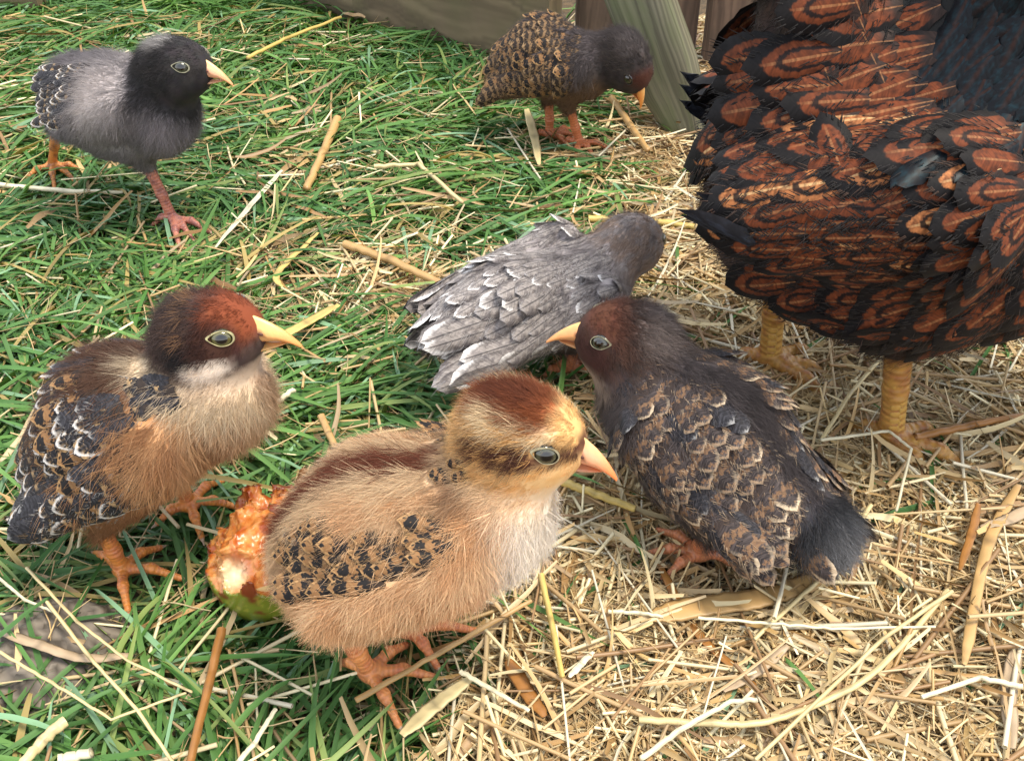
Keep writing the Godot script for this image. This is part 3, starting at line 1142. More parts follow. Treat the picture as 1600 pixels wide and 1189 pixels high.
# ------------------------------------------------------------------ birds
func hl(p: Vector3) -> Vector3:
	var q: Vector3 = p - B.hc
	return Vector3(q.dot(B.hx), q.dot(B.hy), q.dot(B.hz))


func along(p: Vector3) -> Vector3:
	# x: 0 at the rump, 1 at the breast; y: angle round the body, 0 on the back; z: distance from the axis
	var a: Vector3 = B.a0
	var d: Vector3 = B.a1 - a
	var s := (p - a).dot(d) / d.length_squared()
	var q := p - a - d * s
	var up := (Vector3.UP - d * d.y / d.length_squared()).normalized()
	return Vector3(s, atan2(q.z, q.dot(up)), q.length())


func around(s: float, th: float) -> Array:
	# point on the skin at that place, and its normal
	var d: Vector3 = B.a1 - B.a0
	var up := (Vector3.UP - d * d.y / d.length_squared()).normalized()
	var c: Vector3 = B.a0 + d * s
	var out := up * cos(th) + Vector3(0, 0, 1) * sin(th)
	var p := march(B.prims, c + out * B.reach, -out, B.reach)
	return [p, gradient(B.prims, p)]


func lay(parent: Node, counts: Dictionary, n: String, at: Array, flow: Vector3, ln: float, wd: float, lift: float, mesh: Mesh, mat: Material, spin := 0.0) -> MeshInstance3D:
	var nrm: Vector3 = at[1]
	var d := flow - nrm * flow.dot(nrm)
	if d.length_squared() < 1e-8:
		d = Vector3.DOWN
	d = d.normalized().rotated(nrm, spin)
	var y := (d * cos(lift) + nrm * sin(lift)).normalized()
	var x := y.cross(nrm).normalized()
	var z := x.cross(y)
	var o := MeshInstance3D.new()
	o.mesh = mesh
	o.material_override = mat
	o.transform = Transform3D(Basis(x * wd, y * ln, z * ln), at[0] + nrm * (0.0004 + B.raise) - y * ln * 0.12)
	# loose barbs along the edge
	if not counts.get("stuff", false) and M.fringe.has(mat):
		var col: Color = M.fringe[mat]
		for i in B.barbs:
			var t: float = B.rng.randf_range(0.42, 1.0)
			var s := 1.0 if i % 2 else -1.0
			var w: float = 0.5 * sqrt(maxf(1.0 - pow(maxf(t - 0.62, 0.0) / 0.38, 2.0), 0.0)) * B.rng.randf_range(0.55, 0.98)
			var p: Vector3 = o.transform * Vector3(s * w, t - 0.05, -0.10 * t * t + 0.004)
			var dy: Vector3 = (y * (0.55 + 0.5 * t) + x * s * (1.0 - 0.75 * t) + nrm * B.rng.randf_range(-0.05, 0.12)).normalized()
			var dx := dy.cross(nrm).normalized()
			var l: float = ln * B.rng.randf_range(0.07, 0.17)
			B.fringe.append(Transform3D(Basis(dx * B.down_w * 1.1, dy * l, dx.cross(dy) * l), p))
			var tone: float = B.rng.randf_range(0.7, 1.2)
			B.fringe_c.append(Color(col.r * tone, col.g * tone, col.b * tone))
	for f in [0.45, 0.62, 0.80]:
		var q: Vector3 = at[0] + y * ln * (f - 0.12)
		if field(B.prims, q + nrm * B.raise) < -0.0004:
			continue
		B.cover[Vector3i((q / 0.004).floor())] = true
		B.cover[Vector3i(((q - nrm * 0.0035) / 0.004).floor())] = true
		B.cover[Vector3i(((q + x * wd * 0.25 - nrm * 0.001) / 0.004).floor())] = true
		B.cover[Vector3i(((q - x * wd * 0.25 - nrm * 0.001) / 0.004).floor())] = true
	if counts.get("stuff", false):
		var key := [mesh, mat]
		if not B.stuff.has(key):
			var e: Array[Transform3D] = []
			B.stuff[key] = e
		B.stuff[key].append(o.transform)
		o.free()
		return null
	o.name = kids_name(counts, n)
	parent.add_child(o)
	return o


# rows of overlapping feathers over a patch of the body, hindmost row first
func tract(parent: Node, counts: Dictionary, s0: float, s1: float, rows: int, t0: float, t1: float, cols: int, ln: float, wd: float, lift: float, flow: Vector3, meshes: Array, mats: Array, grow_to := 1.0) -> void:
	var rng: RandomNumberGenerator = B.rng
	for i in rows:
		var f := float(i) / maxf(rows - 1, 1)
		for j in cols:
			var g := (float(j) + (0.5 if i % 2 else 0.0) + rng.randf_range(-0.18, 0.18)) / maxf(cols - 0.5, 1)
			var at := around(lerpf(s0, s1, f) + rng.randf_range(-0.02, 0.02), lerpf(t0, t1, g))
			if B.has("keep_off") and at[0].y > B.keep_off.y and at[0].x > B.keep_off.x:
				continue
			var k := lerpf(grow_to, 1.0, f) * rng.randf_range(0.88, 1.12)
			lay(parent, counts, "feather", at, flow, ln * k, wd * k, lift + rng.randf_range(-0.03, 0.05), meshes[rng.randi() % meshes.size()], mats[rng.randi() % mats.size()], rng.randfn(0.0, 0.10))


func style(p: Vector3, n: Vector3) -> void:
	var q := hl(p)
	var wh := smoothstep(0.036, 0.024, q.length()) if q.x > -0.03 else 0.0
	var a := along(p)
	var axis: Vector3 = (B.a1 - B.a0).normalized()
	# near the eyes and beak the skin is bare
	for e in B.eyes:
		var de: Vector3 = p - e
		if Vector3(de.dot(B.hx) * 0.85, de.dot(B.hy) * 1.25, de.dot(B.hz)).length() < 0.0048:
			h_skip = true
	if q.x > 0.0160 and absf(q.z) < 0.0048 - maxf(q.y, 0.0) * 0.26 and q.y < 0.0095 and q.y > -0.0110:
		h_skip = true
	if q.x > 0.0140 and absf(q.y + 0.0066) < 0.0015 and absf(q.z) > 0.0030:
		h_skip = true
	if B.cover.has(Vector3i((p / 0.004).floor())) and wh < 0.5 and fposmod(p.x * 91733.0 + p.y * 51787.0, 1.0) > B.bare:
		h_skip = true
	var side := absf(n.z)
	var body_dir := -axis * 0.9 + Vector3.DOWN * (0.25 + 0.9 * side) + Vector3.DOWN * maxf(n.dot(axis), 0.0) * 1.2
	var front := smoothstep(-0.004, 0.018, q.x)
	var head_dir: Vector3 = -B.hx * 1.0 - B.hy * 0.45 + Vector3(0, 0, signf(q.z) * 0.25)
	h_dir = body_dir.normalized().lerp(head_dir.normalized(), wh)
	h_len = lerpf(B.down_len, lerpf(0.0084, 0.0034, front), wh)
	h_w = lerpf(B.down_w, 0.00027, wh)
	h_lift = lerpf(0.36, 0.50, wh)
	h_len *= lerpf(1.0, 0.62, wh * smoothstep(0.004, -0.004, q.y))
	if n.y < -0.3:
		h_lift = 0.25
		h_len *= 0.85
	B.paint.call(p, n, q, a, wh)
	h_col = h_col * float(B.bright)


func blot(p: Vector3, f: float, o := 0.0) -> float:
	return noise.get_noise_3dv(p * f + Vector3(o, o, o))


func foot_prims(leg: Dictionary) -> Array:
	var out := []
	var hub: Vector3 = leg.hub + Vector3(0, 0.003 - leg.get("sink", 0.0), 0)
	var r: float = leg.get("r", 0.0037)
	out.append(cap(leg.hock, leg.hock.lerp(hub, 0.5) + Vector3(0.0005, 0, 0), r * 1.12, r * 0.96, 0.003))
	out.append(cap(leg.hock.lerp(hub, 0.5) + Vector3(0.0005, 0, 0), hub + Vector3(0, 0.003, 0), r * 0.94, r * 0.98, 0.003))
	for t in leg.toes:
		var tip: Vector3 = t + Vector3(0, 0.003 - leg.get("sink", 0.0), 0)
		var l := (tip - hub).length()
		var mid := hub.lerp(tip, 0.5) + Vector3(0, 0.0035 + l * 0.05, 0)
		out.append(cap(hub + Vector3(0, 0.001, 0), mid, r * 0.76, r * 0.62, 0.0032))
		var pre := mid.lerp(tip, 0.86)
		pre.y = maxf(pre.y, tip.y + 0.0008)
		out.append(cap(mid, pre, r * 0.62, r * 0.44, 0.0025))
		out.append(cap(pre, tip + (tip - hub).normalized() * r * 1.1 + Vector3(0, -0.001, 0), r * 0.34, r * 0.10, 0.0012))
	return out


func ring_of(prims: Array, p: Vector3) -> Array:
	var best := 9.0
	var got := [0, 0.0]
	for i in prims.size():
		var d := cap_d(prims[i], p)
		if d < best:
			best = d
			got = [i, (p - prims[i][0]).dot((prims[i][1] - prims[i][0]).normalized())]
	return got


func sphere_part(r: float, paint: Callable, stretch := Vector3.ONE, rings := 14, segs := 18) -> ArrayMesh:
	# the pole lies along +z
	var v := PackedVector3Array()
	var n := PackedVector3Array()
	var c := PackedColorArray()
	var idx := PackedInt32Array()
	for i in rings + 1:
		# rings crowd towards the pole that faces out
		var a := PI * pow(float(i) / rings, 1.5)
		for k in segs + 1:
			var b := TAU * k / segs
			var q := Vector3(sin(a) * cos(b), sin(a) * sin(b), cos(a))
			v.append(q * r * stretch)
			n.append((q / stretch).normalized())
			c.append(paint.call(q))
			if i < rings and k < segs:
				var o := i * (segs + 1) + k
				idx.append_array([o, o + 1, o + segs + 1, o + 1, o + segs + 2, o + segs + 1])
	return mesh_of(arrays(v, n, idx, c))


func face(root: Node3D, cfg: Dictionary) -> void:
	var bas := Basis(B.hx, B.hy, B.hz)
	var big: float = cfg.get("big", 1.0)
	var es := big * 0.80
	var iris: Color = cfg.get("iris", S(112, 108, 84))
	var lidc: Color = cfg.get("lid", S(150, 142, 118))
	B.eyes = []
	for s in [-1.0, 1.0]:
		var dir: Vector3 = bas * Vector3(0.64, 0.27, 0.74 * s).normalized()
		var at := march(B.prims, B.hc + dir * 0.06, -dir, 0.06)
		var out: Vector3 = (bas * Vector3(0.20, 0.14, 0.97 * s)).normalized()
		out = (out * 0.35 + gradient(B.prims, at) * 0.65).normalized()
		var fwd: Vector3 = (B.hx - B.hy * 0.12)
		fwd = (fwd - out * fwd.dot(out)).normalized()
		var f := Basis(fwd, out.cross(fwd), out)
		at -= out * 0.0006
		B.eyes.append(at)
		var ball := sphere_part(0.0062 * es, func(q: Vector3) -> Color:
			if q.z > 0.90:
				return S(6, 6, 7)
			if q.z > 0.885:
				return S(40, 38, 30)
			if q.z > 0.62:
				return iris * (0.5 + 0.16 * sin(atan2(q.y, q.x) * 23.0) * sin(atan2(q.y, q.x) * 7.0))
			return iris * 0.2, Vector3(1.0, 0.84, 0.7), 18, 28)
		var e := part("eye", ball, M.eye, root, Transform3D(f, at - out * 0.0014 * es / 0.8))
		# lids: an almond-shaped rim with a sharp rear corner
		var v := PackedVector3Array()
		var n := PackedVector3Array()
		var c := PackedColorArray()
		var idx := PackedInt32Array()
		var segs := 30
		for k in segs + 1:
			var b := TAU * k / segs
			var r := Vector2(1.16 * cos(b) * (0.0052 + 0.0011 * pow(maxf(-cos(b), 0.0), 3.0)), sin(b) * 0.0040 * (1.0 - 0.35 * pow(maxf(-cos(b), 0.0), 2.0))) * es
			for j in 6:
				var a := PI * (j / 5.0)
				var rr := 0.92 + 0.10 * (1.0 - cos(a))
				var z := 0.0011 + 0.0010 * sin(a) - 0.0013 * (1.0 - cos(a)) * 0.8
				v.append(Vector3(r.x * rr, r.y * rr, z * es))
				n.append(Vector3(r.normalized().x * -cos(a) * 0.8, r.normalized().y * -cos(a) * 0.8, sin(a) + 0.3).normalized())
				c.append(lidc * (0.95 if j > 0 and j < 4 else 0.6) * (0.85 + 0.15 * sin(k * 5.1)))
				if k < segs and j < 5:
					var o := k * 6 + j
					idx.append_array([o, o + 6, o + 1, o + 1, o + 6, o + 7])
		part("eyelid", mesh_of(arrays(v, n, idx, c)), M.lid, e, Transform3D(Basis(), Vector3(0, 0, 0.0015 * es / 0.8)))
	# beak
	var bc: Color = cfg.get("beak", S(232, 172, 124))
	var tip: Color = cfg.get("beak_tip", S(226, 140, 84))
	var v := PackedVector3Array()
	var c := PackedColorArray()
	var idx := PackedInt32Array()
	var N := 14
	for half in 2:
		var base := v.size()
		for i in 12:
			var t := i / 11.0
			var x := lerpf(0.0165, 0.0386, t) if half == 0 else lerpf(0.0140, 0.0338, t)
			var top := 0.0088 - 0.0104 * t - 0.0082 * pow(t, 3.0)
			var bot := -0.0066 + 0.0008 * sin(t * PI) - 0.0046 * pow(t, 4.0)
			var w := 0.0054 * pow(1.0 - t, 0.75) + 0.0006
			if half == 1:
				top = -0.0080 + 0.0006 * t
				bot = -0.0112 + 0.0036 * pow(t, 1.6)
				w = 0.0047 * pow(1.0 - t, 0.60) + 0.0003
			top = maxf(top, bot + 0.0004)
			for k in N:
				var a := TAU * k / N
				var cs := cos(a)
				var sn := sin(a)
				var y := lerpf(bot, top, 0.5 + 0.5 * sn)
				# narrow ridge above, full cheeks at the gape below
				var wid := w * (cs * (1.0 - (0.45 + 0.33 * (1.0 - t)) * maxf(sn, 0.0)) + signf(cs) * 0.10 * maxf(-sn, 0.0))
				v.append(Vector3(x, y, wid))
				var cc := bc.lerp(tip, smoothstep(0.45, 0.95, t))
				if half == 0:
					cc = cc.lerp(S(238, 196, 128), smoothstep(0.4, 0.9, sn) * (1.0 - t))
					cc = cc.lerp(S(206, 128, 104), smoothstep(-0.2, -0.7, sn) * (1.0 - t) * 0.5)
				else:
					cc = cc * 0.72
				var nz := noise.get_noise_3dv(v[v.size() - 1] * 260.0)
				cc = cc * (1.0 + nz * 0.25)
				# nostril slit
				var dn := Vector2((x - 0.0238) / 0.0026, (y + 0.0005 - (x - 0.0238) * -0.4) / 0.0013).length()
				if half == 0 and dn < 1.0 and absf(cs) > 0.4:
					cc = S(96, 48, 34)
				c.append(cc)
				if i < 11:
					var o := base + i * N + k
					var o2 := base + i * N + (k + 1) % N
					idx.append_array([o, o2, o + N, o2, o2 + N, o + N])
	var st := SurfaceTool.new()
	st.begin(Mesh.PRIMITIVE_TRIANGLES)
	for i in v.size():
		st.set_color(c[i])
		st.add_vertex(v[i] * Vector3(1, 1, 1) * big)
	for i in idx:
		st.add_index(i)
	st.generate_normals()
	var bk := part("beak", st.commit(), M.beak, root, Transform3D(bas, B.hc))
	for s in [-1.0, 1.0]:
		part("nostril", sphere_part(0.0015 * big, func(q: Vector3) -> Color: return S(84, 44, 32), Vector3(1.0, 0.42, 0.5), 6, 10), M.lid, bk, Transform3D(Basis(Vector3.BACK, -0.35), Vector3(0.0240, -0.0004, 0.0040 * s) * big))


func build_bird(cfg: Dictionary) -> Node3D:
	var root := thing(cfg.name, cfg.label, cfg.get("category", "chick"), cfg.at, deg_to_rad(cfg.yaw), cfg.get("group", "chicks around the hen"))
	var hx: Vector3 = Basis(Vector3.UP, deg_to_rad(cfg.head_yaw)) * Basis(Vector3.BACK, deg_to_rad(cfg.head_pitch)) * Vector3.RIGHT
	var roll := Basis(hx, deg_to_rad(cfg.get("head_roll", 0.0)))
	var hz := roll * hx.cross(Vector3.UP).normalized()
	var hy := hz.cross(hx)
	var hc: Vector3 = cfg.head
	var hr: float = cfg.get("head_r", 1.0)
	var prims: Array = cfg.body.duplicate()
	prims.append(cap(hc - hx * 0.0060 - hy * 0.0005, hc + hx * 0.0045 - hy * 0.0005, 0.0176 * hr, 0.0176 * hr, 0.010, Vector3(1, 1.04, 1)))
	prims.append(cap(hc + hx * 0.006 - hy * 0.003, hc + hx * 0.0150 - hy * 0.0025, 0.0150 * hr, 0.0085 * hr, 0.008))
	for s in [-1.0, 1.0]:
		prims.append(cap(hc + hx * 0.002 - hy * 0.007 + hz * 0.006 * s, hc + hx * 0.009 - hy * 0.007 + hz * 0.005 * s, 0.0115 * hr, 0.0085 * hr, 0.008))
	for leg in cfg.legs:
		prims.append(cap(leg.hip, leg.hock, leg.get("thigh", 0.014), leg.get("r", 0.0037) * 1.3, 0.010))
	B = {"prims": prims, "hc": hc, "hx": hx, "hy": hy, "hz": hz, "a0": cfg.a0, "a1": cfg.a1, "reach": cfg.get("reach", 0.09), "paint": cfg.paint, "down_len": cfg.get("down_len", 0.0125), "down_w": cfg.get("down_w", 0.00026), "eyes": [], "cover": {}, "stuff": {}, "loose": {}, "bright": cfg.get("bright", 1.1), "raise": cfg.get("raise", 0.0), "barbs": cfg.get("barbs", 14), "fringe": [] as Array[Transform3D], "fringe_c": PackedColorArray(), "cfg": cfg, "bare": cfg.get("bare", 0.04)}
	if cfg.get("face", true):
		face(root, cfg)
	var surf := nets(prims, cfg.get("cell", 0.0034))
	var cols := PackedColorArray()
	for i in surf.v.size():
		h_col = Color(0.1, 0.1, 0.1)
		style(surf.v[i], surf.n[i])
		cols.append(h_col * 0.85)
	var m := mesh_of(arrays(surf.v, surf.n, surf.i, cols))
	for leg in cfg.legs:
		var fp := foot_prims(leg)
		var ff := nets(fp, 0.0010 * leg.get("r", 0.0037) / 0.0037)
		var fc := PackedColorArray()
		var fn: PackedVector3Array = ff.n
		var c0: Color = leg.get("c", S(212, 134, 76))
		var r: float = leg.get("r", 0.0037)
		for i in ff.v.size():
			var p: Vector3 = ff.v[i]
			var got := ring_of(fp, p)
			var w: float = got[1] * TAU / (r * 0.62)
			var ax: Vector3 = (fp[got[0]][1] - fp[got[0]][0]).normalized()
			var claw: bool = got[0] > 1 and (got[0] - 2) % 3 == 2
			var c := c0.lerp(leg.get("c2", S(192, 116, 78)), clampf(0.3 + noise.get_noise_3dv(p * 120.0) * 1.2, 0.0, 1.0))
			if claw:
				c = S(190, 160, 138)
			else:
				c = c * (1.0 + 0.17 * sin(w))
				if fn[i].y > -0.4:
					fn[i] = (fn[i] + ax * cos(w) * 0.42).normalized()
			fc.append(c)
		m.add_surface_from_arrays(Mesh.PRIMITIVE_TRIANGLES, arrays(ff.v, fn, ff.i, fc))
	var body := part("body", m, null, root)
	for i in m.get_surface_count():
		m.surface_set_material(i, M.skin if i == 0 else M.leg)
	B.body = body
	B.rng = RandomNumberGenerator.new()
	B.rng.seed = int(cfg.seed)
	B.surf = surf
	B.root = root
	return root


# the down, once the feathers are on
func finish() -> void:
	grow(B.root, B.surf, B.cfg.hairs, style, M.down, B.cfg.seed)
	if B.fringe.size():
		multi("barbs", B.root, M.strand, M.down, B.fringe, B.fringe_c)
	var i := 0
	for k in B.stuff:
		multi("plumage" if i == 0 else "plumage_%03d" % i, B.root, k[0], k[1], B.stuff[k], PackedColorArray())
		i += 1


func leg(hip: Vector3, hock: Vector3, hub: Vector3, toes: Array, more := {}) -> Dictionary:
	var d := {"hip": hip, "hock": hock, "hub": hub, "toes": toes}
	d.merge(more)
	return d


func wing() -> Array:
	var root: Node3D = B.root
	var w := Node3D.new()
	var i := 0
	var nm := "wing"
	while root.has_node(nm):
		i += 1
		nm = "wing_%03d" % i
	w.name = nm
	root.add_child(w)
	return [w, {}]


func mixed(a: Color, b: Color, k: float) -> Color:
	return a.lerp(b, clampf(k, 0.0, 1.0))


func paint_buff(p: Vector3, n: Vector3, q: Vector3, a: Vector3, wh: float) -> void:
	var th := absf(a.y)
	var b := blot(p, 90.0)
	var c := mixed(S(210, 160, 114), S(234, 196, 152), 0.5 + b * 1.2)
	c = mixed(c, S(200, 156, 116), smoothstep(1.5, 2.2, th) * 0.8)
	c = mixed(c, S(206, 180, 150), smoothstep(2.3, 2.9, th) * 0.7)
	c = mixed(c, S(220, 190, 150), smoothstep(0.018, 0.010, absf(p.z)) * smoothstep(0.9, 0.5, th) * 0.8)
	c = mixed(c, S(112, 56, 32), smoothstep(0.0075, 0.0040, absf(p.z + b * 0.003))* smoothstep(0.85, 0.65, th) * (1.0 - wh))
	c = mixed(c, S(112, 68, 40), smoothstep(0.85, 1.05, a.x) * smoothstep(0.9, 0.5, th) * 0.85)
	c = mixed(c, S(228, 212, 192), exp(-pow((a.x + 0.45) / 0.25, 2.0) - pow((th - 0.95) / 0.30, 2.0)) * 0.9)
	c = mixed(c, S(96, 70, 50), smoothstep(0.1, 0.35, blot(p, 75.0, 4.0)) * smoothstep(0.2, -0.2, a.x) * smoothstep(0.9, 1.3, th) * 0.55)
	c = mixed(c, S(254, 243, 228), smoothstep(0.040, 0.062, p.x + (0.105 - p.y) * 0.12) * smoothstep(0.140, 0.125, p.y))
	if wh > 0.0:
		var d := blot(p, 190.0) + 0.45 * blot(p, 520.0, 3.0)
		var h := mixed(S(204, 156, 96), S(222, 184, 130), 0.5 + d * 1.6)
		h = mixed(h, S(128, 66, 30), smoothstep(0.0085, 0.0120, q.y + d * 0.004) * smoothstep(0.015, 0.009, q.x))
		h = mixed(h, S(98, 46, 22), smoothstep(0.008, 0.003, absf(q.z)) * smoothstep(0.012, 0.016, q.y) * smoothstep(0.010, 0.0, q.x) * 0.8)
		h = mixed(h, S(228, 204, 162), smoothstep(0.005, 0.001, absf(q.y - 0.0110 + q.x * 0.15)) * smoothstep(0.004, 0.009, absf(q.z)) * smoothstep(-0.3, 0.0, d) * 0.9)
		h = mixed(h, S(74, 38, 22), smoothstep(0.0062, 0.0030, absf(q.y - 0.0045 + (0.008 - q.x) * 0.10)) * smoothstep(-0.020, -0.013, q.x) * smoothstep(-0.25, 0.05, d + 0.1))
		h = mixed(h, S(66, 34, 20), smoothstep(0.0056, 0.003, (q - Vector3(0.0165, 0.0055, signf(q.z) * 0.010)).length()) * 0.9)
		h = mixed(h, S(204, 162, 104), smoothstep(0.012, 0.017, q.x) * smoothstep(0.005, 0.010, q.y))
		h = mixed(h, S(226, 196, 158), smoothstep(-0.008, -0.014, q.y))
		c = mixed(c, h, wh)
	h_col = c


func paint_brown(p: Vector3, n: Vector3, q: Vector3, a: Vector3, wh: float) -> void:
	var th := absf(a.y)
	var b := blot(p, 90.0)
	var c := mixed(S(172, 120, 78), S(204, 158, 112), 0.5 + b * 1.3)
	c = mixed(c, S(82, 52, 40), smoothstep(0.9, 0.5, th) * 0.9)
	c = mixed(c, S(208, 172, 136), smoothstep(0.7, 1.3, a.x) * smoothstep(0.7, 1.3, th) * 0.8)
	c = mixed(c, S(146, 100, 66), smoothstep(1.5, 2.0, th) * smoothstep(0.9, 0.3, a.x) * 0.7)
	c = mixed(c, S(222, 198, 164), smoothstep(0.012, 0.005, absf(q.length() - 0.031)) * smoothstep(0.002, 0.012, absf(q.z)) * smoothstep(0.014, 0.0, q.y))
	if wh > 0.0:
		var d := blot(p, 190.0) + 0.45 * blot(p, 520.0, 3.0)
		var h := mixed(S(58, 44, 40), S(84, 64, 56), 0.5 + d * 1.5)
		h = mixed(h, S(122, 58, 28), smoothstep(0.001, 0.010, q.x + d * 0.006) * smoothstep(-0.004, 0.004, q.y))
		h = mixed(h, S(176, 128, 84), smoothstep(0.0025, 0.001, absf(q.x + 0.003)) * smoothstep(-0.1, 0.2, d) * smoothstep(0.002, 0.008, q.y) * 0.7)
		h = mixed(h, S(58, 28, 18), smoothstep(0.014, 0.007, (q - Vector3(0.009, 0.002, signf(q.z) * 0.014)).length()))
		h = mixed(h, S(24, 20, 22), smoothstep(0.009, 0.004, (q - Vector3(-0.006, -0.001, signf(q.z) * 0.018)).length()))
		h = mixed(h, S(232, 214, 196), smoothstep(0.0085, 0.0050, ((q - Vector3(0.002, -0.0075, signf(q.z) * 0.016)) * Vector3(0.60, 1.3, 0.8)).length()))
		h = mixed(h, S(206, 182, 158), smoothstep(-0.010, -0.015, q.y))
		c = mixed(c, h, wh)
	h_col = c


func paint_black(p: Vector3, n: Vector3, q: Vector3, a: Vector3, wh: float) -> void:
	var th := absf(a.y)
	var b := blot(p, 90.0)
	var c := mixed(S(108, 102, 104), S(140, 132, 134), 0.5 + b * 1.3)
	c = mixed(c, S(214, 202, 198), exp(-pow((a.x - 0.62) / 0.22, 2.0) - pow((th - 0.85) / 0.65, 2.0)))
	c = mixed(c, S(50, 46, 49), smoothstep(0.85, 1.0, a.x) * smoothstep(1.5, 0.9, th))
	c = mixed(c, S(140, 132, 138), smoothstep(1.0, 1.25, a.x) * smoothstep(0.8, 1.4, th) * 0.8)
	if wh > 0.0:
		var h := mixed(S(32, 29, 30), S(48, 43, 44), 0.5 + b * 1.5)
		h = mixed(h, S(160, 154, 150), smoothstep(0.012, 0.006, ((q - Vector3(-0.008, 0.019, 0.0)) * Vector3(1, 1, 0.7)).length()))
		c = mixed(c, h, wh)
	h_col = c


func paint_dark(p: Vector3, n: Vector3, q: Vector3, a: Vector3, wh: float) -> void:
	var th := absf(a.y)
	var b := blot(p, 90.0)
	var c := mixed(S(62, 55, 56), S(92, 83, 84), 0.5 + b * 1.3)
	c = mixed(c, S(98, 86, 78), smoothstep(1.6, 2.3, th) * 0.7)
	c = mixed(c, S(96, 86, 86), smoothstep(0.85, 1.15, a.x) * smoothstep(0.9, 0.4, th) * 0.8)
	c = mixed(c, S(112, 98, 86), smoothstep(1.0, 1.3, a.x) * smoothstep(1.0, 1.6, th) * 0.8)
	c = mixed(c, S(44, 45, 50), smoothstep(-0.20, -0.38, a.x))
	c = mixed(c, S(136, 136, 140), smoothstep(-0.054, -0.070, p.x) * 0.8)
	if wh > 0.0:
		var d := blot(p, 190.0) + 0.45 * blot(p, 520.0, 3.0)
		var h := mixed(S(44, 30, 26), S(78, 50, 38), 0.5 + d * 1.5)
		h = mixed(h, S(84, 44, 28), smoothstep(0.000, 0.010, q.x) * smoothstep(0.004, 0.012, q.y))
		h = mixed(h, S(58, 28, 18), smoothstep(0.004, 0.010, q.x) * smoothstep(0.008, 0.002, q.y))
		h = mixed(h, S(128, 116, 112), smoothstep(0.002, -0.010, q.x) * smoothstep(0.004, 0.013, q.y) * 0.8)
		h = mixed(h, S(150, 128, 110), smoothstep(-0.010, -0.014, q.y) * smoothstep(-0.004, 0.006, q.x))
		c = mixed(c, h, wh)
	h_col = c


func paint_pecking(p: Vector3, n: Vector3, q: Vector3, a: Vector3, wh: float) -> void:
	paint_dark(p, n, q, a, 0.0)
	var c := mixed(h_col, S(112, 84, 62), smoothstep(1.2, 1.8, absf(a.y)) * 0.9)
	if wh > 0.0:
		var d := blot(p, 190.0) + 0.45 * blot(p, 520.0, 3.0)
		var h := mixed(S(30, 24, 24), S(54, 44, 42), 0.5 + d * 1.5)
		h = mixed(h, S(70, 34, 20), smoothstep(0.008, 0.016, q.x) * smoothstep(-0.002, 0.008, q.y))
		h = mixed(h, S(92, 84, 84), smoothstep(0.008, 0.016, q.y) * smoothstep(0.004, -0.006, q.x) * 0.6)
		c = mixed(c, h, wh)
	h_col = c


func paint_grey(p: Vector3, n: Vector3, q: Vector3, a: Vector3, wh: float) -> void:
	var b := blot(p, 90.0)
	var c := mixed(S(126, 118, 117), S(168, 158, 156), 0.5 + b * 1.5)
	c = mixed(c, S(100, 86, 78), smoothstep(1.6, 2.2, absf(a.y)))
	c = mixed(c, S(156, 134, 120), wh * smoothstep(-0.2, 0.2, blot(p, 150.0)))
	h_col = c


